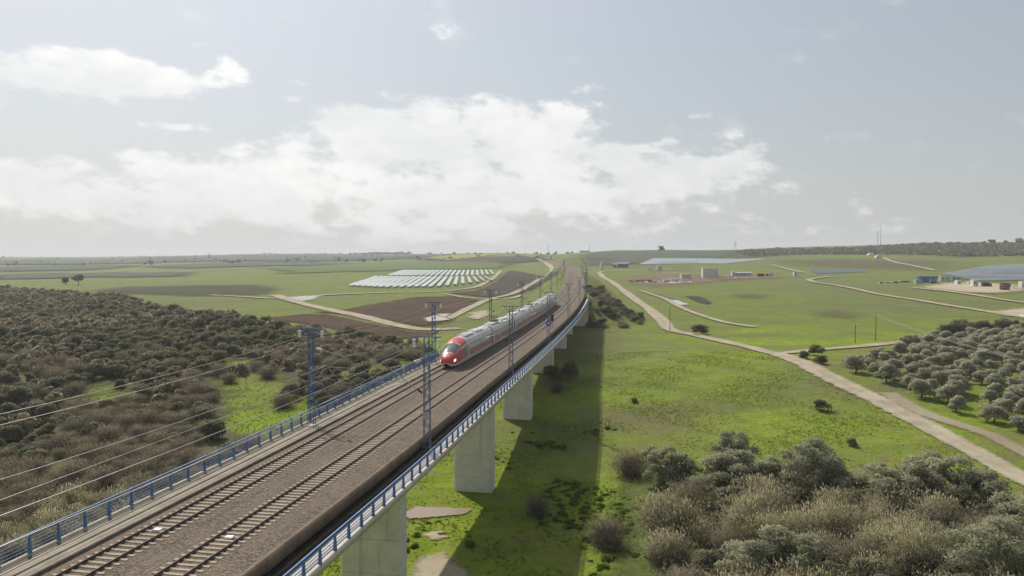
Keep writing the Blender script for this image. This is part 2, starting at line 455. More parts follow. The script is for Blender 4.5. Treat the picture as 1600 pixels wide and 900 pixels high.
def base(X,Y):
    X=np.asarray(X,float);Y=np.asarray(Y,float)
    r=np.hypot(X,Y)
    az=np.clip(np.arctan2(X,np.maximum(Y,1e-3)),AZ[0],AZ[-1])
    R=np.interp(az,AZ,RID); ys=np.interp(az,AZ,SKY); pw=np.interp(az,AZ,PW)
    zr=CH+(HY-ys)*R*np.cos(az)/F
    t=np.clip((r-350)/(R-350),0,1)
    z=zr*t**pw
    z=z*np.where(r>R,np.clip(1-(r-R)/9000*1.0,0.55,1),1)
    n=0.35*np.sin(X/17+1.3*np.sin(Y/31))*np.cos(Y/23+.7)+0.12*np.sin(X/5.3+Y/7.1)*np.sin(Y/4.4-X/9)
    w=np.clip(r/400,0,1)
    n=n*(1-.3*w)+w*2.2*np.sin(X/140+.5)*np.sin(Y/170+X/310)*np.clip((r-350)/600,0,1)
    v=np.interp(Y,VY,VZ); v=(v+np.interp(Y-9,VY,VZ)+np.interp(Y+9,VY,VZ))/3
    v=v+np.clip((X-14)/40,0,1)*2.2*np.clip((250-Y)/80,0,1)+np.clip((-X-60)/160,0,1)*3.0*np.clip((330-Y)/80,0,1)
    return z+n+v
def track_near(X,Y):
    """distance to centreline and its height"""
    P=CL[::6]
    X=np.asarray(X,float);Y=np.asarray(Y,float);sh=X.shape
    x=X.ravel();y=Y.ravel();best=np.full(x.shape,1e9);bz=np.zeros(x.shape);by=np.zeros(x.shape)
    for a,b in zip(P[:-1],P[1:]):
        d=b[:2]-a[:2];L=d@d
        t=np.clip(((x-a[0])*d[0]+(y-a[1])*d[1])/L,0,1)
        dd=np.hypot(x-a[0]-t*d[0],y-a[1]-t*d[1])
        m=dd<best
        best=np.where(m,dd,best);bz=np.where(m,a[2]+t*(b[2]-a[2]),bz);by=np.where(m,a[1]+t*d[1],by)
    return best.reshape(sh),bz.reshape(sh),by.reshape(sh)
def height(X,Y):
    b=base(X,Y)
    d,tz,ty=track_near(X,Y)
    k=np.clip((ty-ABUT)/18,0,1)
    top=tz-0.95
    emb=top-np.maximum(0,d-7.6)/1.7
    cut=top+np.maximum(0,d-9.5)/1.6
    z=np.where(k>0,np.minimum(np.maximum(b,emb),np.maximum(cut,emb)),b)
    return b+(z-b)*k
RD=dict(
 main=[(79.1, 104.7), (79.3, 115.7), (80.1, 133.7), (79.8, 155.8), (77.1, 181.0), (76.5, 214.0), (71.5, 240.1), (66.0, 263.1), (59.5, 280.1), (62.0, 309.2), (67.2, 373.3), (72.1, 459.4), (82.2, 605.6), (90.5, 767.9), (101.8, 834.0), (144.4, 852.1), (191.7, 870.1)],
 grove=[(76.7, 217.0), (90.4, 226.0), (112.9, 237.1), (139.4, 252.1), (159.3, 260.1)],
 grovedge=[(90.5, 118.7), (88.8, 129.7), (89.0, 139.8), (86.7, 145.8), (84.4, 152.8), (83.7, 160.9), (84.2, 167.9)],
 east=[(219.3, 307.2), (216.9, 319.2), (217.8, 344.3), (220.1, 381.3), (222.2, 436.4), (238.5, 530.5), (252.4, 641.7), (276.9, 677.8), (294.9, 695.8)],
 east2=[(293.8, 762.0), (319.2, 930.4)],
 mid=[(86.9, 512.5), (88.1, 432.4), (83.3, 350.3), (86.6, 304.2), (93.7, 290.1)],
 solar=[(-14.1, 924.1), (-16.4, 803.9), (-22.0, 647.6), (-30.6, 555.5), (-48.1, 515.5), (-85.3, 502.4), (-113.9, 479.4), (-135.8, 444.4), (-193.6, 485.4)],
 leftmain=[(-148.9, 474.4), (-120.4, 417.3), (-95.3, 374.3), (-68.1, 334.2), (-45.2, 295.2), (-32.5, 283.1), (-19.4, 285.1)],
 rail=[(-26.9, 316.2), (-14.4, 423.4), (0.0, 482.4), (14.1, 593.6), (26.8, 701.8), (37.2, 755.9), (44.8, 852.2), (48.9, 1110.5), (43.7, 1357.0)],
 conc=[(-43.0, 482.4), (-26.6, 447.4), (-3.7, 431.4), (6.0, 468.4)],
 far=[(409.4, 732.1), (479.0, 942.5), (533.8, 1086.8)],
 sandaccess=[(279.1, 526.6), (277.2, 480.5), (274.1, 442.4), (266.4, 392.4), (262.9, 364.3)],
)
PL=dict(
 ploughA=[(-103.1, 319.2), (-94.2, 336.2), (-83.6, 339.2), (-62.8, 308.2), (-37.7, 277.1), (-25.4, 272.1), (-34.8, 256.1), (-54.7, 268.1), (-80.0, 294.2)],
 ploughB=[(-91.4, 347.2), (-79.5, 367.3), (-69.0, 406.3), (-57.6, 452.4), (-31.1, 457.4), (-19.8, 424.4), (-23.0, 361.3), (-26.3, 309.2), (-34.5, 290.1), (-53.7, 316.2), (-75.4, 341.2)],
 ploughC=[(-41.6, 490.4), (-24.3, 520.5), (-13.6, 641.6), (-7.2, 845.9), (0.0, 936.1), (42.1, 690.0), (34.2, 593.9), (25.7, 605.7), (10.9, 514.5), (0.0, 464.4), (-15.3, 451.4)],
 yellow=[(-198.3, 1801.4), (-189.1, 2029.8), (-53.2, 2096.1), (-25.1, 1975.9), (-87.9, 1729.4), (-131.7, 1555.0)],
 darkfieldfar=[(-245.7, 1813.3), (-57.2, 1687.3), (59.2, 1747.5), (51.1, 1206.7), (0.0, 1194.6), (-43.5, 1284.7)],
 ploughL=[(-302.4, 548.5), (-311.2, 611.5), (-261.9, 617.6), (-209.5, 617.6), (-173.1, 551.5), (-162.0, 483.4), (-202.5, 477.4), (-256.3, 503.4)],
 dark1=[(-620.9, 851.8), (-632.1, 1007.9), (-538.2, 1008.0), (-389.0, 918.0), (-352.7, 815.8), (-452.8, 821.8), (-520.7, 767.7)],
 dark2=[(-698.9, 1422.4), (-611.8, 1536.7), (-444.2, 1638.9), (-311.2, 1530.7), (-349.8, 1290.4), (-503.4, 1188.2)],
 dark4=[(-1571.8, 2017.2), (-1806.1, 2882.1), (-1352.5, 2852.2), (-719.0, 2426.0), (-253.8, 1873.5), (-361.2, 1777.2), (-523.0, 1669.0), (-881.7, 1734.8), (-1098.3, 1620.7)],
 farhill=[(-1481.0, 3068.5), (-1283.3, 3224.9), (-993.2, 3087.0), (-554.0, 2726.6), (-199.3, 2354.3), (-236.4, 1861.4), (-361.2, 1777.2), (-543.7, 1735.1), (-1002.2, 2191.4)],
 dark3=[(-927.1, 1272.3), (-925.4, 1560.6), (-737.3, 1500.6), (-694.1, 1260.2), (-776.9, 1146.0)],
 greenfar=[(-326.7, 1542.7), (-49.6, 1465.0), (0.0, 1164.5), (-25.9, 1020.2), (-127.4, 1002.1), (-185.5, 912.0), (-252.7, 851.9), (-338.1, 1050.2)],
 redyard=[(102.5, 653.7), (129.2, 761.9), (170.3, 804.0), (197.0, 749.8), (206.4, 695.7), (148.9, 605.6), (118.4, 581.6), (102.3, 574.6)],
 yard2=[(192.2, 755.9), (249.3, 773.9), (258.8, 701.8), (224.1, 677.7), (185.5, 683.7)],
 darkstrip=[(105.6, 457.4), (112.3, 456.4), (108.1, 404.3), (102.6, 396.3), (100.8, 412.3)],
 darkstrip2=[(91.2, 484.4), (92.9, 456.4), (93.1, 406.3), (86.7, 408.3)],
 concpad=[(88.2, 424.4), (92.7, 423.4), (92.2, 393.3), (86.8, 390.3)],
 sand=[(284.7, 524.6), (322.6, 563.7), (345.8, 558.7), (353.5, 527.6), (326.1, 480.5), (296.3, 459.5), (281.6, 467.5), (281.2, 487.5)],
 sand2=[(215.3, 340.3), (246.1, 362.3), (267.0, 357.3), (228.9, 306.2), (215.6, 317.2)],
 brownE=[(382.6, 1050.7), (487.8, 1086.8), (529.0, 918.5), (413.3, 762.1), (382.7, 852.2), (364.9, 936.4)],
 brownS=[(140.2, 469.4), (153.3, 488.4), (155.7, 464.4), (141.1, 437.4), (135.5, 443.4)],
 brownT=[(140.2, 345.2), (154.3, 356.3), (155.6, 336.2), (142.3, 322.2), (136.2, 327.2)],
 scrubhill=[(420.0, 1417.6), (526.9, 1447.8), (626.0, 1369.7), (714.0, 1430.0), (789.9, 1436.2), (943.7, 1394.2), (1038.8, 1364.1), (741.4, 972.8), (699.7, 1032.9), (622.9, 1050.9), (601.0, 1183.2), (480.5, 1261.2), (383.8, 1225.1)],
 greyhill=[(108.9, 1224.9), (153.2, 1447.5), (200.1, 1477.7), (314.6, 1429.7), (421.8, 1423.6), (371.2, 1201.0), (220.8, 1002.5), (132.6, 978.4), (100.7, 990.4)],
 concleft=[(-37.3, 318.2), (-33.0, 338.2), (-27.5, 340.2), (-28.7, 322.2), (-26.2, 314.2), (-33.3, 306.2)],
 white2=[(-19.0, 344.2), (-12.1, 357.3), (-8.5, 335.2), (-14.7, 315.2), (-17.8, 322.2)],
 pud=[(-15.9, 106.6), (-14.1, 109.6), (-9.4, 109.6), (-5.8, 108.6), (-6.9, 106.6), (-10.0, 105.6), (-14.4, 104.6)],
 sandnear=[(-11.6, 89.6), (-8.8, 92.6), (-5.4, 87.6), (-4.7, 84.6), (-7.8, 82.6), (-10.7, 85.6)],
 sandnear2=[(-11.4, 98.6), (-9.4, 99.6), (-8.6, 97.6), (-10.4, 96.6)],
 water1=[(-135.4, 449.4), (-129.2, 461.4), (-119.2, 468.4), (-112.7, 428.4), (-116.3, 415.3)],
 scrub=[(-514.6, 551.5), (-391.2, 576.5), (-297.8, 494.4), (-238.0, 452.4), (-172.3, 362.2), (-137.9, 338.2), (-99.0, 291.2), (-75.8, 270.1), (-53.1, 260.1), (-31.9, 234.0), (-19.3, 206.0), (-28.0, 163.8), (-38.0, 138.7), (-46.2, 107.6), (-52.2, 86.6), (-55.7, 71.6), (-92.8, 71.6)],
 thicket=[(9.9, 71.5), (13.8, 100.6), (20.2, 127.6), (25.2, 122.7), (33.3, 117.7), (41.3, 114.7), (47.5, 108.7), (56.2, 105.7), (64.6, 101.7), (70.0, 94.7), (54.5, 65.7)],
 grove=[(83.5, 194.0), (113.5, 226.0), (148.7, 257.1), (168.6, 266.1), (196.5, 275.1), (194.4, 238.1), (103.3, 125.7), (94.7, 131.7), (92.7, 142.8), (89.9, 154.8), (88.5, 172.9), (84.7, 184.0)],
 bank=[(27.3, 272.1), (37.9, 378.7), (49.0, 412.6), (52.4, 352.3), (54.3, 304.2), (49.0, 288.1)],
)

# ------------------------------------------------------------------ ground sheet
def axis(lo, hi, step, far, ratio):
    a = list(np.arange(lo, hi + 1e-6, step)); s = step; x = a[-1]
    while x < far: s *= ratio; x += s; a.append(x)
    return a
ax_r = axis(0, 130, 1.7, 9000, 1.055)
GX = np.array([-q for q in ax_r[:0:-1]] + ax_r)
yb = []; s_ = 3.0; y_ = 40.0
while y_ > -1500: y_ -= s_; s_ *= 1.09; yb.append(y_)
GY = np.array(yb[::-1] + axis(40, 330, 1.7, 9000, 1.045))
gxx, gyy = np.meshgrid(GX, GY)
GZ = height(gxx, gyy)
def gz(x, y):
    x = np.asarray(x, float); y = np.asarray(y, float)
    i = np.clip(np.searchsorted(GX, x) - 1, 0, len(GX) - 2); j = np.clip(np.searchsorted(GY, y) - 1, 0, len(GY) - 2)
    u = (x - GX[i]) / (GX[i + 1] - GX[i]); v = (y - GY[j]) / (GY[j + 1] - GY[j])
    return (GZ[j, i] * (1 - u) + GZ[j, i + 1] * u) * (1 - v) + (GZ[j + 1, i] * (1 - u) + GZ[j + 1, i + 1] * u) * v
def g1(x, y): return float(gz(x, y))
def gridfaces(ny, nx):
    i = np.arange(ny * nx).reshape(ny, nx)
    return np.stack([i[:-1, :-1], i[:-1, 1:], i[1:, 1:], i[1:, :-1]], -1).reshape(-1, 4)
V = np.stack([gxx, gyy, GZ], -1).reshape(-1, 3)
setp(link('ground', mesh_np('ground', V, gridfaces(len(GY), len(GX)), M_ground, smooth=True)), kind='structure')

def sdf(poly, x, y):
    """signed distance, positive inside"""
    P = np.array(poly, float); Q = np.roll(P, -1, 0)
    best = np.full(x.shape, 1e18); ins = np.zeros(x.shape, bool)
    for a, b in zip(P, Q):
        d = b - a; t = np.clip(((x - a[0]) * d[0] + (y - a[1]) * d[1]) / (d @ d + 1e-12), 0, 1)
        best = np.minimum(best, (x - a[0] - t * d[0]) ** 2 + (y - a[1] - t * d[1]) ** 2)
        c = ((a[1] > y) != (b[1] > y)); xx = a[0] + (y - a[1]) / (b[1] - a[1] + 1e-12) * d[0]
        ins ^= c & (x < xx)
    return np.sqrt(best) * np.where(ins, 1, -1)
def inside(poly, x, y): return sdf(poly, np.asarray(x, float), np.asarray(y, float)) > 0
def lift(x, y, k=0.0): return gz(x, y) + .05 + k + .0009 * np.hypot(x, y)
def drape(name, poly, mat, w=2.0, n=70, k=0.0, flat=False, holes=()):
    P = np.array(poly); lo = P.min(0) - w; hi = P.max(0) + w
    xs = np.linspace(lo[0], hi[0], n); ys = np.linspace(lo[1], hi[1], n)
    X, Y = np.meshgrid(xs, ys); D = sdf(poly, X, Y)
    for hx, hy, hr in holes: D = np.minimum(D, np.hypot((X - hx), (Y - hy) * .8) - hr)
    F = gridfaces(n, n); ok = (D.ravel()[F] > -w).any(1)
    Z = lift(X, Y, k)
    if flat: Z = np.full_like(Z, float(np.median(gz(P[:, 0], P[:, 1]))) + .16)
    F = F[ok]; used = np.unique(F); mp = np.zeros(n * n, int); mp[used] = np.arange(len(used))
    V = np.stack([X, Y, Z], -1).reshape(-1, 3)[used]
    e = np.clip(D / w * .5 + .5, -.4, 1.4).ravel()[used]
    return setp(link(name, mesh_np(name, V, mp[F], mat, {'edge': e})), kind='structure')
def strip(name, pts, width, mat, k=.03, step=2.5):
    P = catmull(np.array([(a, b, 0) for a, b in pts], float), 24)[:, :2]
    d = np.r_[0, np.cumsum(np.linalg.norm(np.diff(P, axis=0), axis=1))]
    n = max(6, int(d[-1] / step)); t = np.linspace(0, d[-1], n)
    C = np.stack([np.interp(t, d, P[:, 0]), np.interp(t, d, P[:, 1])], -1)
    T = np.gradient(C, axis=0); T /= np.linalg.norm(T, axis=1)[:, None] + 1e-9
    Nn = np.stack([T[:, 1], -T[:, 0]], -1)
    a = np.linspace(-1.25, 1.25, 11)
    wd = width * (1 + .12 * np.sin(t / 23.0 + width))[:, None] * .5
    X = C[:, :1] + Nn[:, :1] * wd * a; Y = C[:, 1:] + Nn[:, 1:] * wd * a
    Z = lift(X, Y, k)
    V = np.stack([X, Y, Z], -1).reshape(-1, 3)
    e = np.tile(np.clip((1.25 - np.abs(a)) * 1.2 + .08, 0, 1.4), n); ac = np.tile(a, n)
    return setp(link(name, mesh_np(name, V, gridfaces(n, 11), mat, {'edge': e, 'across': ac})), kind='structure')

M_fallow = mat_soil('fallow_strip', (.062, .062, .04), (.09, .08, .05), .4, .05, .12, 1.2, .75, .45)
for nm, key, mt, w in (('ploughed_field', 'ploughA', M_plough, 3), ('ploughed_field', 'ploughB', M_plough, 4), ('ploughed_field', 'ploughC', M_plough2, 5),
                       ('yellow_field', 'yellow', M_yellow, 25), ('ploughed_field', 'darkfieldfar', M_plough2, 30), ('fallow_field', 'ploughL', M_fallow, 8),
                       ('dark_crop_field', 'dark1', M_darkfield, 18), ('dark_crop_field', 'dark2', M_darkfield, 30), ('dark_crop_field', 'dark3', M_darkfield, 30),
                       ('dark_crop_field', 'dark4', M_darkfield, 60), ('green_crop_field', 'greenfar', M_greenfar, 25), ('red_earth_yard', 'redyard', M_red, 12), ('red_earth_yard', 'yard2', M_red, 10),
                       ('bare_soil_strip', 'darkstrip', M_plough2, 2), ('bare_soil_strip', 'darkstrip2', M_brown, 2), ('sandy_yard', 'sand', M_sand, 8),
                       ('sandy_yard', 'sand2', M_sand, 5), ('fallow_field', 'brownE', M_brown, 40), ('bare_soil_patch', 'brownS', M_brown, 7), ('bare_soil_patch', 'brownT', M_brown, 6),
                       ('scrub_hill', 'scrubhill', M_hill, 60), ('scrub_hill', 'greyhill', M_hill2, 50), ('scrub_hill', 'farhill', M_hill2, 120), ('sand_patch', 'white2', M_sand, 4)):
    drape(nm, PL[key], mt, w * 1.5)
drape('concrete_pad', PL['concpad'], M_conc_pad, 1.2, 40, .04)
drape('concrete_pad', PL['concleft'], M_conc_pad, 1.5, 40, .04)
drape('concrete_pad', PL['water1'], M_conc_pad, 5, 50, .04)
drape('puddle', PL['pud'], M_pud, .8, 50, .03, True)
drape('sand_patch', PL['sandnear'], M_sand, 2.2, 60, .02)
drape('sand_patch', PL['sandnear2'], M_sand, 1.0, 40, .02)
CLEAR = [(-64.6, 185, 9), (-56, 172, 9), (-51.5, 157, 10), (-47, 146, 6), (-89.6, 171, 5), (-97, 178, 4), (-98.4, 266, 8), (-40.5, 198, 6), (-31.4, 205, 5), (-75, 205, 5), (-60, 250, 6), (-110, 262, 6)]
drape('scrub_floor', PL['scrub'], M_scrubfloor, 7, 220, holes=CLEAR)
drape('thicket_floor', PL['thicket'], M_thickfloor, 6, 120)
RD['main'] = [(96, -150), (86, 10), (80, 70)] + RD['main']
RD['grovedge'] = [(112, -40), (96, 40), (88, 85)] + RD['grovedge'][1:]
for key, wd in (('main', 6.0), ('grove', 4.5), ('east', 5.0), ('east2', 5.0), ('mid', 3.6), ('solar', 5.5), ('leftmain', 7.5), ('rail', 5.0), ('conc', 3.5), ('far', 6), ('sandaccess', 5)):
    strip('dirt_road', RD[key], wd, M_road)
strip('worn_path', RD['grovedge'], 4.2, M_faintsand)

# ------------------------------------------------------------------ line geometry
SS = np.r_[0, np.cumsum(np.linalg.norm(np.diff(CL[:, :2], axis=0), axis=1))]
TT = np.gradient(CL[:, :2], axis=0); TT /= np.linalg.norm(TT, axis=1)[:, None]
def sY(y): return float(np.interp(y, CL[:, 1], SS))
def frame(s):
    c = np.array([np.interp(s, SS, CL[:, k]) for k in range(3)])
    t = np.array([np.interp(s, SS, TT[:, k]) for k in range(2)]); t /= np.linalg.norm(t)
    return c, t
def PT(s, lat, dz):
    c, t = frame(s); return (c[0] + t[1] * lat, c[1] - t[0] * lat, c[2] + dz)
def heading(s):
    c, t = frame(s); return math.atan2(t[1], t[0])
def sweep(prof, s0, s1, step, mats, name, parent=None, closed=True, midx=None, attr=False, smooth=False):
    n = max(2, int((s1 - s0) / step) + 1); S_ = np.linspace(s0, s1, n)
    pr = np.array(prof, float); k = len(pr)
    C = np.stack([np.interp(S_, SS, CL[:, i]) for i in range(3)], -1)
    T = np.stack([np.interp(S_, SS, TT[:, i]) for i in range(2)], -1); T /= np.linalg.norm(T, axis=1)[:, None]
    X = C[:, :1] + T[:, 1:] * pr[:, 0]; Y = C[:, 1:2] - T[:, :1] * pr[:, 0]; Z = C[:, 2:] + pr[:, 1]
    V = np.stack([X, Y, Z], -1).reshape(-1, 3); F = []; mi = []
    kk = k if closed else k - 1
    for a in range(n - 1):
        for j in range(kk):
            F.append((a * k + j, a * k + (j + 1) % k, (a + 1) * k + (j + 1) % k, (a + 1) * k + j)); mi.append(midx[j] if midx else 0)
    at = {'lat': np.tile(pr[:, 0], n)} if attr else None
    me = mesh_np(name, V, np.array(F), mats, at, mi, smooth)
    if closed:
        bm = bmesh.new(); bm.from_mesh(me); bm.verts.ensure_lookup_table()
        for a in (0, n - 1):
            try: bm.faces.new([bm.verts[a * k + j] for j in range(k)])
            except ValueError: pass
        bmesh.ops.recalc_face_normals(bm, faces=bm.faces); bm.to_mesh(me); bm.free()
    return link(name, me, parent)

S_ST = sY(-50); S_AB = sY(ABUT + 6); S_END = sY(1500)
# ------------------------------------------------------------------ viaduct: deck, cornices, walls, piers, abutment
via = empty('railway_viaduct', PT(sY(74), 0, -4.2))
setp(via, 'long curving concrete railway viaduct on solid rectangular piers over the green valley', 'viaduct')
def under(o):
    o.parent = via; o.matrix_parent_inverse = via.matrix_basis.inverted(); return o
M_walk = mat_concrete('walkway_concrete', (.42, .385, .33), (.54, .50, .43), .2)
deckprof = [(-7.3, -.36), (-4.75, -.36), (-4.75, -.75), (5.9, -.75), (5.9, -1.52), (7.98, -1.52), (7.98, -1.75), (5.4, -1.85), (3.5, -2.1), (2.9, -4.2), (-2.9, -4.2), (-3.5, -1.95), (-5.4, -1.55), (-7.3, -1.0)]
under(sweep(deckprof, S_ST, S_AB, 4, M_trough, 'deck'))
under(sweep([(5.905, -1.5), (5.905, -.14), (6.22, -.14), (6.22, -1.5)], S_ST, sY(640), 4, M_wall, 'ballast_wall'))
under(sweep([(6.24, -1.5), (6.24, -.98), (6.92, -1.06), (6.92, -1.5)], S_ST, sY(300), 4, M_shade_strip, 'shade_strip'))  # dark strip added to stand for the ballast wall's shade on the walkway
under(sweep([(6.95, -1.51), (6.95, -1.44), (7.98, -1.44), (7.98, -1.51)], S_ST, S_AB, 4, M_walk, 'walkway'))
under(sweep([(8.0, -1.85), (8.0, -1.38), (8.3, -1.38), (8.3, -1.85)], S_ST, S_AB, 4, M_walk, 'cornice'))
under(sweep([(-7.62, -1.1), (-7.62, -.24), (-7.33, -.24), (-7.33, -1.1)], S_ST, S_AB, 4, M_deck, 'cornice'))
under(sweep([(-5.95, -.34), (-5.95, -.2), (-5.8, -.2), (-5.8, -.34)], S_ST, S_AB, 4, M_trough, 'trough_wall'))
under(sweep([(-5.05, -.34), (-5.05, -.16), (-4.78, -.16), (-4.78, -.34)], S_ST, sY(640), 4, M_trough, 'trough_wall'))
under(sweep([(-5.72, -.34), (-5.72, -.25), (-5.14, -.25), (-5.14, -.34)], S_ST, S_AB, 4, M_trough, 'trough_lid'))
def pier(y):
    s = sY(y); c, t = frame(s); top = c[2] - 4.2; g = g1(c[0], c[1]) - .6
    hw, hl, ch = 3.05, 1.35, .28
    def ring(z, d=0.0):
        a, b = hw - d, hl - d
        loc = [(-a + ch, -b), (a - ch, -b), (a, -b + ch), (a, b - ch), (a - ch, b), (-a + ch, b), (-a, b - ch), (-a, -b + ch)]
        return [(c[0] + t[1] * la + t[0] * lo, c[1] - t[0] * la + t[1] * lo, z) for la, lo in loc]
    mb = MB(); zs = []
    z = g
    lifts = np.arange(top, g, -3.4)[::-1]
    for zz in lifts:
        if zz - g < .3: continue
        if zz < top - .1: zs += [(zz - .05, 0), (zz - .035, .07), (zz + .035, .07), (zz + .05, 0)]
    zs = [(g, 0)] + zs + [(top - .002, 0)]
    rings = [ring(*q) for q in zs]
    for a, b in zip(rings[:-1], rings[1:]):
        mb.add(a + b, [(i, (i + 1) % 8, 8 + (i + 1) % 8, 8 + i) for i in range(8)])
    mb.add(rings[-1], [tuple(range(8))])
    under(mb.build('pier', M_conc))
for y in (-10, 32, 74, 118, 158, 197, 236, 268): pier(y)
c, t = frame(S_AB - 4)
ab = MB(); q = []
for zz in (-3, None):
    for la, lo in ((-6.5, -3), (6.2, -3), (6.2, 4), (-6.5, 4)):
        q.append((c[0] + t[1] * la + t[0] * lo, c[1] - t[0] * la + t[1] * lo, -3 if zz else c[2] - 4.21))
ab.hexa(q); under(ab.build('abutment', M_conc))
q = []
for zz in (0, 1):
    for la, lo in ((3.2, -2.6), (7.8, -2.6), (7.8, 2.0), (3.2, 2.0)):
        q.append((c[0] + t[1] * la + t[0] * lo, c[1] - t[0] * la + t[1] * lo, c[2] - 2.1 if zz else -3.2))
under(MB().hexa(q).build('abutment_wing', M_conc))
# bearings on the piers are hidden under the deck; drains on the right cornice
dr = MB()
dr.tube((0, 0, 0), (0, 0, -.5), .07, n=6)
drm = dr.mesh('drain_pipe', M_galv)
for y in np.arange(60, 280, 8.0):
    o = link('drain_pipe', drm); o.location = PT(sY(y), 7.8, -1.74); under(o)

# ------------------------------------------------------------------ ballast and tracks
bprof = [(-4.74, -.42), (-4.3, -.24), (-3.9, -.205), (-1.1, -.205), (-.7, -.27), (0, -.30), (.7, -.27), (1.1, -.205), (3.9, -.205), (4.6, -.22), (5.2, -.26), (5.88, -.32)]
setp(sweep(bprof, S_ST, sY(640), 1.5, M_ballast, 'ballast', closed=False, attr=True, smooth=True), kind='structure')
eprof = [(-7.6, -.95), (-5.4, -.8), (-4.4, -.26), (-3.9, -.205), (-1.1, -.205), (0, -.30), (1.1, -.205), (3.9, -.205), (4.6, -.26), (5.9, -.8), (7.6, -.95)]
setp(sweep(eprof, sY(640) + .1, S_END, 6, M_ballast, 'ballast', closed=False, attr=True, smooth=True), kind='structure')
sb = MB()
sb.hexa([(-1.3, -.15, -.24), (1.3, -.15, -.24), (1.3, .15, -.24), (-1.3, .15, -.24), (-1.28, -.11, -.155), (1.28, -.11, -.155), (1.28, .11, -.155), (-1.28, .11, -.155)])
for sx in (-.7525, .7525): sb.box(sx - .16, sx + .16, -.07, .07, -.153, -.125)
sleeper_me = sb.mesh('sleeper', M_sleeper)
def track(lat, label):
    tr = empty('railway_track', PT(sY(70), lat, -.2))
    setp(tr, label, 'railway track')
    def und(o):
        o.parent = tr; o.matrix_parent_inverse = tr.matrix_basis.inverted(); return o
    for g in (-.7525, .7525):
        p = [(-.075, -.15), (-.075, -.135), (-.012, -.11), (-.012, -.045), (-.036, -.035), (-.036, 0), (.036, 0), (.036, -.035), (.012, -.045), (.012, -.11), (.075, -.135), (.075, -.15)]
        und(sweep([(lat + g + a, b) for a, b in p], S_ST, S_END, 3, M_rail, 'rail'))
    s = sY(26)
    for i in range(290):
        o = link('sleeper', sleeper_me); o.location = PT(s, lat, 0); o.rotation_euler = (0, 0, heading(s) - math.pi / 2); und(o); s += .6
    far = MB()
    s2 = s
    for s in list(np.arange(s2, sY(430), .6)) + list(np.arange(sY(26) - .6, S_ST + 1, -.6)):
        q = [PT(s + b, lat + a, z) for z, w in ((-.24, .15), (-.155, .11)) for a, b in ((-1.3, -w), (1.3, -w), (1.3, w), (-1.3, w))]
        far.hexa(q)
    o = und(far.build('far_sleepers', M_sleeper)); o['kind'] = 'stuff'
    return tr
track(-2.5, 'railway track under the red train, beside the cable trough')
track(2.5, 'empty railway track beside the brown ballast wall')
bal = MB(); bal.hexa([(-.26, -.2, -.153), (.26, -.2, -.153), (.26, .2, -.153), (-.26, .2, -.153), (-.22, -.17, -.06), (.22, -.17, -.06), (.22, .17, -.06), (-.22, .17, -.06)])
balm = bal.mesh('balise', M_white)
for lat, y, lb in ((-2.5, 45.0, 'small white balise plate between the rails of the train\'s track'), (2.5, 44.7, 'small white balise plate between the rails of the empty track')):
    o = link('track_balise', balm); s = sY(y); o.location = PT(s, lat, 0); o.rotation_euler = (0, 0, heading(s) - math.pi / 2)
    setp(o, lb, 'balise', 'balises on the sleepers')

# ------------------------------------------------------------------ railings
def railing(lat, z0, label, s1):
    r = empty('viaduct_railing', PT(sY(74), lat, z0)); setp(r, label, 'railing')
    def und(o):
        o.parent = r; o.matrix_parent_inverse = r.matrix_basis.inverted(); return o
    sg = 1 if lat > 0 else -1
    pb = MB()
    pb.hexa([(-.13, -.05, 0), (.11, -.05, 0), (.11, .05, 0), (-.13, .05, 0), (-.06, -.045, 1.055), (.06, -.045, 1.055), (.06, .045, 1.055), (-.06, .045, 1.055)])
    pb.box(-.13, .13, -.09, .09, 0, .025)
    pm = pb.mesh('post', M_blue)
    s = sY(16)
    while s < s1:
        o = link('post', pm); o.location = PT(s, lat, z0); o.rotation_euler = (0, 0, heading(s) - math.pi / 2); und(o); s += 2.1
    und(sweep([(lat - .055, z0 + 1.06), (lat - .055, z0 + 1.14), (lat + .055, z0 + 1.14), (lat + .055, z0 + 1.06)], S_ST, s1, 3, M_blue, 'top_rail'))
    for h in (.2, .4, .6, .8):
        und(sweep([(lat - .02, z0 + h), (lat - .02, z0 + h + .035), (lat + .02, z0 + h + .035), (lat + .02, z0 + h)], S_ST, s1, 3, M_blue2, 'lower_rail'))
railing(-7.48, -.24, 'blue metal railing on the viaduct edge beside the brown scrub', sY(300))
railing(8.15, -1.38, 'blue metal railing on the viaduct edge above the valley meadow', sY(300))

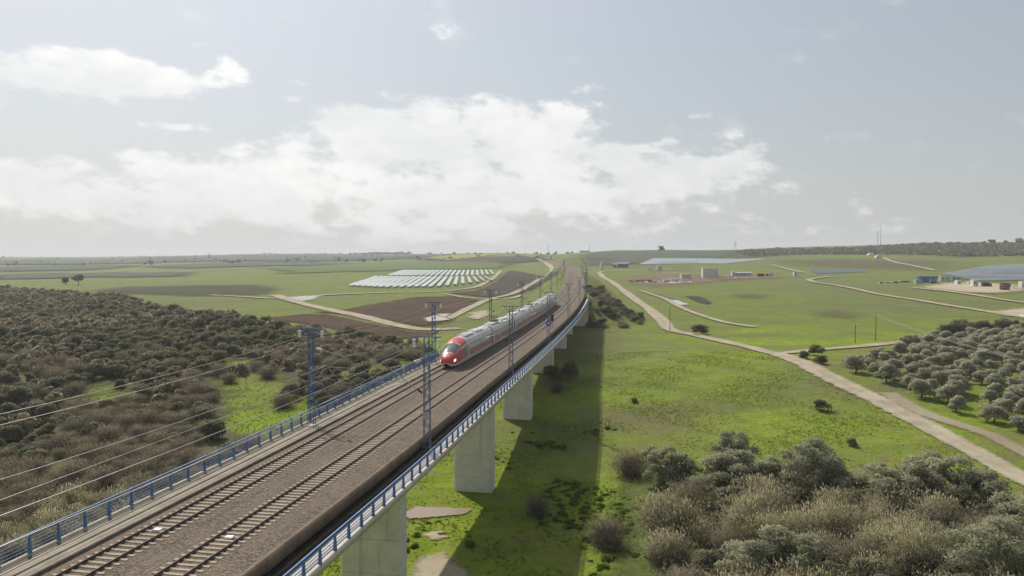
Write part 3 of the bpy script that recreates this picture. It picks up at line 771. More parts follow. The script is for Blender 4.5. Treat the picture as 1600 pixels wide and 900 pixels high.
# ------------------------------------------------------------------ catenary masts and wires
MH = 9.7
def mast_parts(M_blue2):
    """mast in local axes: +x towards the track"""
    o = empty('catenary_mast')
    w0, w1 = .30, .22
    mb = MB()
    def cx(z): return w0 + (w1 - w0) * z / MH
    for sx in (-1, 1):
        for sy in (-1, 1):
            mb.hexa([(sx * w0 - .027, sy * w0 * .8 - .027, 0), (sx * w0 + .027, sy * w0 * .8 - .027, 0), (sx * w0 + .027, sy * w0 * .8 + .027, 0), (sx * w0 - .027, sy * w0 * .8 + .027, 0),
                     (sx * w1 - .027, sy * w1 * .8 - .027, MH), (sx * w1 + .027, sy * w1 * .8 - .027, MH), (sx * w1 + .027, sy * w1 * .8 + .027, MH), (sx * w1 - .027, sy * w1 * .8 + .027, MH)])
    link('column', mb.mesh('column', M_blue2), o)
    lc = MB(); z = .15; k = 0
    while z < MH - .6:
        z1 = z + .62; a, b = cx(z), cx(z1)
        sg = 1 if k % 2 else -1
        for f in (-1, 1):
            lc.tube((-sg * a, f * a * .8, z), (sg * b, f * b * .8, z1), .03, n=4, cap=False)
            lc.tube((f * a, -sg * a * .8, z), (f * b, sg * b * .8, z1), .03, n=4, cap=False)
        z = z1; k += 1
    link('lacing', lc.mesh('lacing', M_blue2), o)
    bp = MB(); bp.box(-.45, .45, -.4, .4, -.02, .05)
    link('base_plate', bp.mesh('base_plate', M_galv), o)
    ca = MB(); ca.box(-1.35, 1.35, -.05, .05, MH + .01, MH + .1); ca.tube((-.25, 0, MH - .75), (-1.0, 0, MH), .03); ca.tube((.25, 0, MH - .75), (1.0, 0, MH), .03)
    link('crossarm', ca.mesh('crossarm', M_blue2), o)
    ins = MB()
    prof = []
    for i in range(3): prof += [(.05, -.12 - i * .24), (.16, -.15 - i * .24), (.17, -.28 - i * .24), (.06, -.30 - i * .24)]
    ins.lathe(prof[::-1], 9)
    ins.tube((0, 0, 0), (0, 0, -.14), .03)
    im = ins.mesh('insulator', M_porc)
    for sx in (-1.2, 1.2):
        i_ = link('insulator', im, o); i_.location = (sx, 0, MH - .02)
    # cantilever: stay insulator, stay tube, bracket tube, steady arm
    cu = MB(); cu.tube((.75, 0, 7.75), (3.55, 0, 7.0), .04, n=6); cu.tube((.62, 0, 5.15), (3.55, 0, 7.0), .045, n=6)
    cu.tube((1.9, 0, 5.95), (4.5, 0, 5.85), .029, n=6); cu.tube((2.6, 0, 5.8), (4.2, 0, 5.35), .025, n=5); cu.tube((.3, 0, 7.85), (.75, 0, 7.75), .03); cu.tube((.3, 0, 5.0), (.62, 0, 5.15), .03)
    cant = link('cantilever', cu.mesh('cantilever', M_galv), o)
    ii = MB()
    for i in range(3):
        a = .62 + i * .2; za = 7.785 - i * .054
        ii.tube((a, 0, za), (a + .12, 0, za - .032), .13, n=8)
    link('stay_insulator', ii.mesh('stay_insulator', M_porc), cant)
    jj = MB(); jj.tube((.45, 0, 5.06), (.95, 0, 5.36), .09, n=8)
    link('bracket_insulator', jj.mesh('bracket_insulator', M_dark), cant)
    return o
Z_L, Z_R = -.36, -1.5
M_bluegrey = simple('blue_grey_paint', (.12, .165, .265), .5, .25, 3, .1, .4)
PROTO = {-1: mast_parts(M_blue2), 1: mast_parts(M_bluegrey)}
used = set()
def put_mast(y, side, label, group):
    o = PROTO[side] if side not in used else copy_tree(PROTO[side]); used.add(side)
    s = sY(y); lat = -6.45 if side < 0 else 6.75
    o.location = PT(s, lat, Z_L if side < 0 else Z_R)
    h = heading(s)
    o.rotation_euler = (0, 0, h - math.pi / 2 + (0 if side < 0 else math.pi))
    if side > 0: o.scale = (1, 1, 1.1)
    setp(o, label, 'catenary mast', group)
    return o
YL = [-34, 22] + [74 + 43.6 * i for i in range(12)]
YR = [-46, 12] + [70 + 43.2 * i for i in range(12)]
for i, y in enumerate(YL):
    lb = {2: 'tall blue lattice catenary mast on the scrub side, standing clear of the train', 3: 'blue lattice catenary mast right beside the nose of the red train'}.get(i, 'lattice catenary mast on the scrub side of the line, behind the train or past it')
    if i < 2: lb = 'lattice catenary mast on the scrub side of the line, carrying the wires past the viewpoint'
    put_mast(y, -1, lb, 'catenary masts on the scrub side')
for i, y in enumerate(YR):
    lb = {2: 'blue lattice catenary mast on the meadow side, standing before the nose of the train', 3: 'grey-blue lattice catenary mast on the meadow side, overlapping the train\'s second coach', 4: 'lattice catenary mast with a round blue sign on the meadow side'}.get(i, 'distant lattice catenary mast on the meadow side of the line beyond the signal')
    if i < 2: lb = 'lattice catenary mast on the meadow side, carrying the wires past the viewpoint'
    o = put_mast(y, 1, lb, 'catenary masts on the meadow side')
    if i == 2:
        pl = MB(); pl.box(-.32, .32, .36, .39, 2.9, 3.5); q = pl.build('number_plate', M_greyp, o)
    if i == 4:
        sg = MB(); sg.lathe([(.02, 0), (.55, .01), (.55, .05), (.02, .06)], 18)
        q = link('round_sign', sg.mesh('round_sign', simple('sign_blue', (.03, .16, .55), .4, .05, 1)), o); q.location = (0, .42, 4.0); q.rotation_euler = (-math.pi / 2, 0, 0)
        q['label'] = 'round blue sign with white disc'
        s2 = MB(); s2.lathe([(.02, 0), (.2, .0), (.2, .02), (.02, .02)], 12); s2.build('sign_disc', M_white, q).location = (0, 0, .065)
def wire(name, pts, sag, r, label, group):
    """pts: support points; each span sags"""
    cu = bpy.data.curves.new(name, 'CURVE'); cu.dimensions = '3D'; cu.bevel_depth = r; cu.bevel_resolution = 0
    P = []
    for a, b in zip(pts[:-1], pts[1:]):
        a = Vector(a); b = Vector(b)
        for k in range(10):
            t = k / 10; p = a.lerp(b, t); p.z -= sag * 4 * t * (1 - t); P.append(p)
    P.append(Vector(pts[-1]))
    sp = cu.splines.new('POLY'); sp.points.add(len(P) - 1)
    for q, p in zip(sp.points, P): q.co = (*p, 1)
    cu.materials.append(M_wire)
    o = link(name, cu)
    bpy.context.view_layer.update()
    me = bpy.data.meshes.new_from_object(o)
    bpy.data.objects.remove(o); bpy.data.curves.remove(cu)
    return setp(link(name, me), label, 'wire', group)
for side, Ys, zb, ml in ((-1, YL, Z_L, 1.0), (1, YR, Z_R, 1.1)):
    lat0 = -6.45 if side < 0 else 6.75
    sd_ = 'scrub' if side < 0 else 'meadow'
    for dx, nm in ((-1.2, 'outer'), (1.2, 'inner')):
        wire('feeder_wire', [PT(sY(y), lat0 - side * dx, zb + (MH - .85) * ml) for y in Ys], .55, .022, f'{nm} feeder wire hung from the insulators of the {sd_}-side masts', 'overhead wires')
    la = lat0 - side * 3.7
    wire('messenger_wire', [PT(sY(y), la, zb + 7.05 * ml) for y in Ys], .75, .02, f'sagging messenger wire over the track nearest the {sd_}-side masts', 'overhead wires')
    wire('contact_wire', [PT(sY(y), la, zb + 5.6 * ml) for y in Ys], .06, .019, f'straight contact wire over the track nearest the {sd_}-side masts', 'overhead wires')

# trackside signal
s = sY(178)
sg = empty('trackside_signal', PT(s, 4.9, -.3), heading(s) - math.pi / 2)
setp(sg, 'short trackside signal with dark hooded head on a thin post beside the empty track', 'signal')
m_ = MB(); m_.tube((0, 0, 0), (0, 0, 1.6), .09); m_.box(-.25, .25, -.25, .25, -.1, .1); m_.build('post', simple('signal_post', (.38, .2, .16), .6), sg)
m_ = MB(); m_.box(-.32, .32, -.2, .2, 1.6, 3.2); m_.box(-.3, .3, -.4, -.2, 2.95, 3.05); m_.box(-.3, .3, -.4, -.2, 2.4, 2.48); m_.build('head', simple('signal_head', (.10, .029, .03), .6), sg)

# ------------------------------------------------------------------ the train
M_tr_red = simple('train_red', (.56, .06, .06), .4, .08, 1.5, 0, .5)
M_tr_band = simple('train_red_band', (.40, .17, .15), .4, .12, 1.5, 0, .4)
M_tr_grey = simple('train_grey', (.56, .545, .54), .4, .08, 1.5, 0, .4)
M_tr_win = simple('train_window_band', (.13, .15, .13), .3, .12, 1.0, 0, .5)
M_tr_roof = simple('train_roof', (.45, .425, .44), .55, .15, 1.5, 0, .3)
M_tr_dark = simple('train_underframe', (.035, .033, .032), .7, .3, 3)
b = NB('train_window'); M_tr_glass = b.done(b.pbr((.55, .68, .72), .2, 0, None, .6))
b = NB('headlight'); e = b.N('ShaderNodeEmission'); e.inputs[0].default_value = (1, .93, .78, 1); e.inputs[1].default_value = 4.0; M_head = b.done(e.outputs[0])
M_shield = simple('windscreen', (.10, .11, .11), .12, .3, 1, 0, .6)
TM = [M_tr_grey, M_tr_band, M_tr_win, M_tr_roof, M_tr_red, M_tr_dark]
# half section (lateral, height); material of the face above each point
HS = [(1.18, .22), (1.36, .45), (1.43, .95), (1.46, 1.75), (1.46, 1.8), (1.43, 2.75), (1.38, 3.05), (1.22, 3.52), (.85, 3.84), (.4, 3.96), (0, 4.0)]
HM = [0, 0, 1, 1, 2, 0, 0, 3, 3, 3]
SEC = [(-a, z) for a, z in HS] + [(a, z) for a, z in HS[-2::-1]]
SM = HM + HM[::-1]
NOSE = [(0, .10, 1.25, .80), (.12, .36, 1.50, .55), (.4, .58, 1.78, .36), (.9, .74, 2.12, .27), (1.6, .85, 2.52, .23), (2.5, .92, 2.95, .22), (3.5, .965, 3.35, .22), (4.7, .99, 3.70, .22), (6.0, 1.0, 3.92, .22), (7.2, 1.0, 4.0, .22)]
def nose_at(x):
    a = np.array(NOSE); return [float(np.interp(x, a[:, 0], a[:, k])) for k in (1, 2, 3)]
def sec_at(x, i):
    w, top, bot = nose_at(x); a, z = SEC[i]; f = (z - .22) / 3.78
    return (-x, a * w, bot + f * (top - bot))
def body_mesh(L, nose):
    xs = ([q[0] for q in NOSE] if nose else [0.0]) + [L]
    if nose: xs = sorted(set(xs + [.05, .25, 2.0, 3.0, 4.1]))
    k = len(SEC); mb = MB()
    vs = []
    for x in xs:
        for i in range(k):
            if nose and x < 7.2: vs.append(sec_at(x, i))
            else: vs.append((-x, SEC[i][0], SEC[i][1]))
    fs = []; ms = []
    for a in range(len(xs) - 1):
        for i in range(k - 1):
            fs.append((a * k + i, a * k + i + 1, (a + 1) * k + i + 1, (a + 1) * k + i))
            m = SM[i]
            if nose and xs[a] < 6.9:
                if m in (2, 3) or (m == 1) or (m == 0 and SEC[i][1] > 2): m = 4
                if xs[a] > 4.0 and 1.0 < SEC[i][1] < 3.3: m = SM[i]
                if m == 4 and SEC[i][1] < 1.0 + .12 * xs[a] and xs[a] > .3: m = 0
            ms.append(m)
    fs.append(tuple(range(k))); ms.append(4 if nose else 5)
    fs.append(tuple((len(xs) - 1) * k + i for i in range(k - 1, -1, -1))); ms.append(5)
    for i in (0,):
        for a in range(len(xs) - 1): fs.append((a * k, (a + 1) * k, (a + 1) * k + k - 1, a * k + k - 1)); ms.append(5)
    mb.v = vs; mb.f = [list(f) for f in fs]; mb.m = ms
    return mb.mesh('body', TM)
def patch(name, xs, idx, off, mat, parent):
    """sheet lying just above the nose surface"""
    V = []
    for x in xs:
        for i in idx:
            i0 = int(math.floor(i)); f = i - i0
            p = Vector(sec_at(x, i0)).lerp(Vector(sec_at(x, min(i0 + 1, len(SEC) - 1))), f)
            c_ = Vector((-x - 1.5, 0, 1.3)); d = (p - c_).normalized(); V.append(p + d * off)
    return link(name, mesh_np(name, V, gridfaces(len(xs), len(idx)), mat, smooth=True), parent)
train = empty('passenger_train', PT(sY(111), -2.5, 0))
setp(train, 'red-nosed grey high-speed passenger train with headlights on, crossing the viaduct', 'train')
wheel = MB()
wheel.lathe([(.05, -.07), (.44, -.07), (.47, -.04), (.46, .03), (.49, .05), (.49, .07), (.05, .07)], 14)
cut = [sY(110.5)]
for L in (27.0, 23.6, 23.6, 23.6, 23.6, 23.6): cut.append(cut[-1] + L)
wm = MB(); wm.box(-.62, .62, 0, .02, -.33, .33); wmesh = wm.mesh('window', M_tr_glass)
dm = MB(); dm.box(-.42, .42, 0, .018, -1.05, 1.05); dmesh = dm.mesh('door', M_tr_grey)
dw = MB(); dw.box(-.2, .2, .018, .03, .1, .75); dwm = dw.mesh('door_window', M_tr_glass)
bog = MB(); bog.box(-1.6, 1.6, -1.05, -.85, .3, .62); bog.box(-1.6, 1.6, .85, 1.05, .3, .62); bog.box(-.3, .3, -1.0, 1.0, .3, .6)
for bx in (-1.25, 1.25):
    for sy in (-.75, .75):
        n0 = len(bog.v); bog.lathe([(.05, -.07), (.44, -.07), (.46, .03), (.49, .07), (.05, .07)], 14)
        for i in range(n0, len(bog.v)):
            x, y, z = bog.v[i]; bog.v[i] = (bx + x, sy + z, .46 + y)
bogm = bog.mesh('bogie', M_tr_dark)
rg = MB()
rg.box(-2.8, 2.8, -.8, .8, 3.8, 4.06); rg.box(-1.0, 1.6, -.55, .55, 4.06, 4.13)
rgm = rg.mesh('roof_unit', M_tr_roof)
gm = MB(); gm.box(-.46, .06, -1.22, 1.22, .55, 3.72); gmesh = gm.mesh('gangway', M_tr_dark)
inv = train.matrix_basis.inverted()
for ci in range(6):
    a = Vector(PT(cut[ci], -2.5, 0)); c2 = Vector(PT(cut[ci + 1] - .4, -2.5, 0))
    d = a - c2; L = d.length
    nose = ci == 0; tail = ci == 5
    body = link('leading_coach' if nose else 'coach', body_mesh(L, nose) if not tail else body_mesh(L, True))
    if nose: body.data.materials[2] = M_tr_win
    if tail:
        body.location = c2; body.rotation_euler = (0, -math.asin(-d.z / L), math.atan2(-d.y, -d.x))
    else:
        body.location = a; body.rotation_euler = (0, -math.asin(d.z / L), math.atan2(d.y, d.x))
    body.parent = train; body.matrix_parent_inverse = inv
    ends = nose or tail
    x0 = 9.6 if ends else 2.6
    x = x0
    while x < L - 2.2:
        for sy in (-1, 1):
            w_ = link('window', wmesh, body); w_.location = (-x, sy * 1.462, 2.28); w_.rotation_euler = (sy * .03, 0, 0 if sy > 0 else math.pi)
        x += 1.75
    for dx in ((8.2,) if ends else (1.3, L - 1.3)):
        for sy in (-1, 1):
            w_ = link('door', dmesh, body); w_.location = (-dx, sy * 1.455, 1.65); w_.rotation_euler = (0, 0, 0 if sy > 0 else math.pi)
    for bx in ((4.4 if ends else 2.5), L - 2.6):
        w_ = link('bogie', bogm, body); w_.location = (-bx, 0, 0)
    for rx in ((11.5, 18.5) if ends else (5.5, 15.5)):
        w_ = link('roof_unit', rgm, body); w_.location = (-rx, 0, 0)
    if not tail:
        w_ = link('gangway', gmesh, body); w_.location = (-L, 0, 0)
    if ends:
        mid = (len(SEC) - 1) / 2
        patch('windscreen', np.linspace(1.35, 3.7, 8), np.linspace(mid - 3.1, mid + 3.1, 11), .03, M_shield, body)
        fr = patch('windscreen_surround', np.linspace(1.2, 4.1, 8), np.linspace(mid - 3.5, mid + 3.5, 11), .012, M_tr_grey, body)
        for sg_ in (-1, 1):
            h = patch('headlight', np.linspace(.8, 1.3, 4), np.linspace(mid + sg_ * 5.5, mid + sg_ * 6.2, 4), .035, M_head if nose else M_tr_dark, body)
    if ci in (1, 3):
        pg = MB(); pg.box(-1.1, 1.1, -.7, .7, 4.18, 4.3)
        pg.tube((-.9, -.5, 4.35), (1.0, 0, 4.62), .05); pg.tube((-.9, .5, 4.35), (1.0, 0, 4.62), .05); pg.tube((1.0, 0, 4.62), (-.7, 0, 4.8), .04); pg.tube((-.7, -.8, 4.85), (-.7, .8, 4.85), .06); pg.tube((-.5, -.8, 4.85), (-.5, .8, 4.85), .06)
        for px_ in (-.9, .9):
            for py_ in (-.5, .5): pg.tube((px_, py_, 3.9), (px_, py_, 4.2), .1)
        w_ = link('pantograph', pg.mesh('pantograph', M_tr_dark), body); w_.location = (-8.6, 0, 0)

# ------------------------------------------------------------------ vegetation
def quads(P, A, B):
    """one quad per point from half axes A, B"""
    n = len(P); V = np.stack([P - A - B, P + A - B, P + A + B, P - A + B], 1).reshape(-1, 3)
    return V, np.arange(4 * n).reshape(n, 4)
def unit(v): return v / (np.linalg.norm(v, axis=-1, keepdims=True) + 1e-9)
def leaves(g, blobs, n, size, out=.5, lo=.74, hi=1.06, inner=.22):
    B = np.array(blobs, float); wt = (B[:, 3] * B[:, 4] + B[:, 3] * B[:, 5]); wt /= wt.sum()
    k = g.choice(len(B), n, p=wt); d = unit(g.normal(size=(n, 3))); d[:, 2] = np.where(d[:, 2] < -.45, -d[:, 2], d[:, 2])
    r = g.uniform(lo, hi, n); r = np.where(g.random(n) < inner, g.uniform(.2, .8, n), r)
    P = B[k, :3] + d * B[k, 3:6] * r[:, None]
    nrm = unit(d * out + g.normal(size=(n, 3)) * .7)
    a = unit(np.cross(nrm, g.normal(size=(n, 3)))); b = np.cross(nrm, a)
    s = size * g.uniform(.55, 1.35, n)[:, None]
    nn = unit(d * .8 + unit(B[k, :3] + d * B[k, 3:6] - B[:, :3].mean(0)) * .5 + g.normal(size=(n, 3)) * .22 + np.array([0, 0, .15]))
    a = np.where((nrm * nn).sum(1, keepdims=True) < 0, -a, a)
    V, F = quads(P, a * s * .5, b * s * .34)
    return V, F, np.repeat(nn, 4, 0)
def crown_blobs(g, r, h0, h1, nb, br=(.34, .55)):
    out = []
    for i in range(nb):
        t = g.uniform(0, 2 * math.pi); q = math.sqrt(g.random()) * .72; z = g.uniform(0, 1)
        w = math.sqrt(max(.12, 1 - (z - .35) ** 2 * 1.7))
        b = r * g.uniform(*br)
        out.append((math.cos(t) * q * r * w, math.sin(t) * q * r * w, h0 + (h1 - h0) * (.2 + .66 * z), b, b, b * g.uniform(.7, .95)))
    out.append((0, 0, (h0 + h1) / 2, r * .6, r * .6, (h1 - h0) * .36))
    return out
def trunk_mesh(g, h, spread, rad, name='trunk', mat=None):
    mb = MB(); fork = h * .32
    p = Vector((0, 0, -.5)); q = Vector((g.normal() * .1, g.normal() * .1, fork))
    mb.tube(p, q, rad * 1.25, rad * .85, 8)
    for i in range(5):
        t = i * 1.256 + g.uniform(-.4, .4)
        e1 = q + Vector((math.cos(t) * spread * .35, math.sin(t) * spread * .35, h * .25))
        e2 = e1 + Vector((math.cos(t + .3) * spread * .35, math.sin(t + .3) * spread * .35, h * .25))
        mb.tube(q, e1, rad * .55, rad * .36, 6); mb.tube(e1, e2, rad * .36, rad * .12, 5)
        e3 = e1 + Vector((math.cos(t - .7) * spread * .3, math.sin(t - .7) * spread * .3, h * .16)); mb.tube(e1, e3, rad * .3, rad * .1, 5)
    return mb.mesh(name, mat or M_bark)
g = np.random.default_rng(11)
# unit-size models (crown radius 1 m) scaled on placing
def unit_crown(name, mat, n, size, h0, h1, nb, lo=.74, br=(.34, .55)):
    V, F, Q = leaves(g, crown_blobs(g, 1.0, h0, h1, nb, br), n, size, .25, lo)
    return mesh_np(name, V, F, mat, normals=Q)
def lobed_crown(n):
    bl = []
    for i in range(8):
        t = i * .8 + g.uniform(-.4, .4); q = g.uniform(.25, .68) if i else 0
        lr = g.uniform(.36, .58); lz = (g.uniform(.15, .6) if i % 2 else g.uniform(.6, 1.3)) if i else 1.1
        for k in range(9):
            d = unit(g.normal(size=3)); b = lr * g.uniform(.28, .6)
            bl.append((math.cos(t) * q + d[0] * lr * .7, math.sin(t) * q + d[1] * lr * .7, max(b * .7, lz + d[2] * lr * .6), b, b, b * g.uniform(.7, 1.0)))
    V, F, Q = leaves(g, bl, n, .044, .25, .5)
    return mesh_np('crown', V, F, M_wild, normals=Q)
OLV = [lobed_crown(17000) for _ in range(6)]
GRV = [unit_crown('crown', M_olive, 2800, .105, .1, 1.75, 15, .6) for _ in range(5)]
OLT = [trunk_mesh(g, 1.5, .9, .09) for _ in range(3)]
SHR = [unit_crown('shrub', M_oakl, 2000, .12, -.05, 1.35, 13, .62) for _ in range(5)]
SHO = [unit_crown('shrub', M_scrubolive, 2000, .12, -.05, 1.4, 13, .62) for _ in range(4)]
OAK = [unit_crown('crown', M_oakl, 900, .22, .3, 1.7, 10) for _ in range(2)]
def twigs(name, mat, n, w, ln, rmax, h, plume=0, droop=.2):
    base = np.stack([g.normal(size=n) * rmax * .35, g.normal(size=n) * rmax * .35, np.zeros(n)], -1)
    t = g.uniform(0, 1, n) ** .8
    d = unit(np.stack([base[:, 0] * .8 / rmax + g.normal(size=n) * .3, base[:, 1] * .8 / rmax + g.normal(size=n) * .3, np.ones(n)], -1))
    top = h * g.uniform(.6, 1.05, n)
    P = base + d * (t * top)[:, None]
    dr = unit(d + g.normal(size=(n, 3)) * .6 + np.array([0, 0, -droop]))
    side = unit(np.cross(dr, g.normal(size=(n, 3))))
    s = g.uniform(.6, 1.3, n)[:, None]
    V, F = quads(P, side * w * s, dr * ln * s)
    if plume:
        k = plume; b2 = np.stack([g.normal(size=k) * rmax * .4, g.normal(size=k) * rmax * .4, np.zeros(k)], -1)
        d2 = unit(np.stack([b2[:, 0] * .5 / rmax, b2[:, 1] * .5 / rmax, np.ones(k)], -1)); P2 = b2 + d2 * (h * g.uniform(.85, 1.12, k))[:, None]
        s2 = unit(np.cross(d2, g.normal(size=(k, 3))))
        V2, F2 = quads(P2, s2 * w * 2.0, d2 * ln * .8)
        V = np.vstack([V, V2]); F = np.vstack([F, F2 + 4 * n])
    V[:, 2] = np.maximum(V[:, 2], -.1)
    C_ = V.reshape(-1, 4, 3).mean(1); nn = unit(unit(C_ - np.array([0, 0, .35 * h])) + np.array([0, 0, .35]) + g.normal(size=C_.shape) * .3)
    return mesh_np(name, V, F, mat, normals=np.repeat(nn, 4, 0))
CAN = [twigs('cane', M_cane, 7500, .006, .048, .52, 1.0, 200) for _ in range(4)]
TAM = [twigs('tamarisk', M_tam, 6000, .0068, .046, .75, 1.0, 0, .05) for _ in range(4)]
WEED = [unit_crown('weeds', M_weed, 600, .26, -.2, .75, 8) for _ in range(3)]
def put(name, me, x, y, s, label, cat, group, sz=None, sink=.05):
    o = link(name, me); o.location = (x, y, g1(x, y) - sink); o.scale = (s, s, sz or s); o.rotation_euler = (0, 0, g.uniform(0, 6.28))
    return setp(o, label, cat, group)
def put_tree(name, crown, trunk, x, y, r, h, label, cat, group):
    o = empty(name, (x, y, g1(x, y) - .05), g.uniform(0, 6.28))
    setp(o, label, cat, group)
    k = h / 1.78
    c_ = link('crown', crown, o); c_.scale = (r, r, k)
    t_ = link('trunk', trunk, o); t_.scale = (r * .8, r * .8, k)
    return o
# wild olives of the thicket
THK = [(24.7, 117.6, 3.6, 7.0, 'rounded wild olive tree with a narrow top at the meadow corner of the thicket'),
       (36, 121.7, 3.3, 7.8, 'small round wild olive tree standing highest at the back of the thicket'),
       (31.6, 112, 5.2, 6.6, 'broad spreading grey wild olive tree beside the lush green weeds'),
       (44.2, 110, 4.3, 9.0, 'tall domed wild olive tree behind the pale canes'),
       (38.5, 112, 3.6, 6.0, 'low wild olive tree tucked under the tall domed one'),
       (52.4, 101.7, 4.6, 6.6, 'dark spreading wild olive tree behind the canes towards the dirt road'),
       (61, 101.7, 5.6, 8.6, 'large dark wild olive tree reaching over the edge of the dirt road'),
       (56.5, 104.5, 4.0, 7.2, 'mid-sized wild olive tree leaning into the large dark one by the road'),
       (28.8, 81.5, 4.7, 7.4, 'wide silvery wild olive tree in front of the pale canes'),
       (51.5, 78.6, 4.6, 7.8, 'bushy blue-green wild olive tree at the near edge of the canes'),
       (62.5, 91, 4.2, 6.4, 'blue-green wild olive tree between the canes and the road bend'),
       (48, 106, 3.3, 5.2, 'low dark wild olive tree between the domed and the spreading ones')]
for i, (x, y, r, h, lb) in enumerate(THK):
    put_tree('wild_olive_tree', OLV[i % 6], OLT[i % 3], x, y, r * 1.25, h * 1.03, lb, 'tree', 'wild olives of the thicket')
tx = np.array([(q[0], q[1], q[2]) for q in THK])
# canes and tamarisks of the thicket
n_can = 0
for k in range(900):
    x = g.uniform(8, 72); y = g.uniform(66, 108)
    if not inside(PL['thicket'], x, y) or (np.hypot(tx[:, 0] - x, tx[:, 1] - y) < tx[:, 2] * .62).any(): continue
    if y > 104 - abs(x - 45) * .1 and x < 33: continue
    if x < 16 + (y - 70) * .12: continue
    if n_can >= 98: break
    n_can += 1
    brown = (x < 25 and g.random() < .35) or g.random() < .2
    s = g.uniform(3.0, 5.6)
    sz_ = 'tall' if s > 4.6 else ('low' if s < 3.7 else 'mid-height')
    if brown: put('tamarisk_bush', TAM[k % 4], x, y, s * .72, sz_ + ' twiggy brown tamarisk bush among the pale canes of the thicket', 'bush', sz_ + ' tamarisks in the thicket', s * .8)
    else: put('cane_clump', CAN[k % 4], x, y, s * .82, sz_ + ' pale beige cane clump with feathery tops in the thicket', 'cane', sz_ + ' cane clumps in the thicket', s * .84)
for k in range(300):
    x = g.uniform(16, 70); y = g.uniform(68, 108)
    if not inside(PL['thicket'], x, y) or x < 18 + (y - 70) * .12: continue
    s = g.uniform(1.2, 2.4); sz_ = 'low' if s < 1.7 else 'bushy'
    if k % 3: put('undergrowth_shrub', SHO[k % 4], x, y, s, sz_ + ' grey-green undergrowth shrub between the canes of the thicket', 'shrub', sz_ + ' thicket undergrowth', s * .9)
for x, y, s, lb in ((12.1, 94.5, 4.2, 'lone beige-brown cane bush at the edge of the viaduct shadow'), (19.4, 122.6, 4.6, 'bare twiggy bush standing beside the rounded wild olive'), (3.6, 106, 3.0, 'dry twiggy bush inside the viaduct shadow'),
                    (20.1, 98.5, 5.2, 'tall brownish tamarisk bush at the shadow-side end of the thicket'), (24.5, 104, 5.0, 'brown tamarisk bush in front of the broad wild olive'), (10.5, 176, 3.0, 'low brown bush at the foot of a far viaduct pier')):
    put('tamarisk_bush', TAM[int(x) % 4], x, y, s * .72, lb, 'bush', None, s)
for x, y, s, lb in ((10.2, 187, 3.4, 'dark evergreen bush under the viaduct beside a pier'), (14.5, 191, 3.3, 'brownish evergreen bush in the viaduct shadow beside the dark one'), (81.5, 199, 2.2, 'round dark bush at the corner of the road junction, nearest the olive grove'),
                    (87, 215, 2.6, 'long dark bush beside the grove road'), (80.7, 208, 1.9, 'small dark bush at the road junction'), (67, 270, 3.2, 'grey-green bush at the bend of the dirt road'),
                    (64, 155, 2.0, 'low grey bush alone in the meadow beside the dirt road'), (27, 166, 1.0, 'tiny pale bush near the viaduct shadow edge'), (60, 132, 1.2, 'small dark shrub in the meadow between road and thicket')):
    put('meadow_bush', (SHR if 'dark' in lb else SHO)[int(x) % 4], x, y, s, lb, 'bush', None, s * .8)
# olive grove in rows
rot = math.radians(38); grove = []
for a in np.arange(-60, 190, 5.3):
    for b_ in np.arange(-130, 130, 5.2):
        x = 128 + a * math.cos(rot) - b_ * math.sin(rot) - 40; y = 190 + a * math.sin(rot) + b_ * math.cos(rot) - 20
        x += g.normal() * .7; y += g.normal() * .7
        if inside(PL['grove'], x, y) and g.random() > .07: grove.append((x, y))
for i, (x, y) in enumerate(grove[:298]):
    rr_ = g.uniform(1.8, 2.9); sz_ = 'large' if rr_ > 2.5 else ('small' if rr_ < 2.1 else 'mid-sized')
    put_tree('olive_tree', GRV[i % 5], OLT[i % 3], x, y, rr_, rr_ * g.uniform(1.3, 1.7), sz_ + ' silvery olive tree planted in the rows of the grove beside the dirt road', 'olive tree', sz_ + ' olive grove trees')
for i in range(26):
    t = i / 25; x = 152 + t * 60 + g.normal(); y = 266 + t * 18 + g.normal() * 1.5
    put('hedge_bush', SHR[i % 5], x, y, g.uniform(2.6, 3.8), 'dark hedge bush along the far end of the olive grove', 'bush', 'hedge behind the olive grove')
# scrub beyond the viaduct
def poisson(poly, spacing, tries):
    P = np.array(poly); lo = P.min(0); hi = P.max(0); pts = np.empty((0, 2))
    cand = g.uniform(lo, hi, (tries, 2)); cand = cand[inside(poly, cand[:, 0], cand[:, 1])]
    keep = []; cell = {}
    for x, y in cand:
        rr = spacing(x, y); ci, cj = int(x // 6), int(y // 6); ok = True
        for a in (-1, 0, 1):
            for b_ in (-1, 0, 1):
                for (u, v) in cell.get((ci + a, cj + b_), ()):
                    if (u - x) ** 2 + (v - y) ** 2 < rr * rr: ok = False; break
                if not ok: break
            if not ok: break
        if ok: cell.setdefault((ci, cj), []).append((x, y)); keep.append((x, y))
    return np.array(keep)
sp_ = poisson(PL['scrub'], lambda x, y: 2.9 if y < 260 else 3.9, 40000)
cl = np.array(CLEAR)
okk = ~(np.hypot(sp_[:, None, 0] - cl[:, 0], (sp_[:, None, 1] - cl[:, 1]) * .8) < cl[:, 2] + 1.2).any(1)
d_t, _, _ = track_near(sp_[:, 0], sp_[:, 1])
okk |= g.random(len(sp_)) < .10
sp_ = sp_[okk & (d_t > 11)]
def field(x, y): return math.sin(x / 13 + 1.1 * math.sin(y / 19)) + math.sin(y / 17 - x / 37) + .6 * math.sin(x / 5.1 + y / 6.3)
items = []
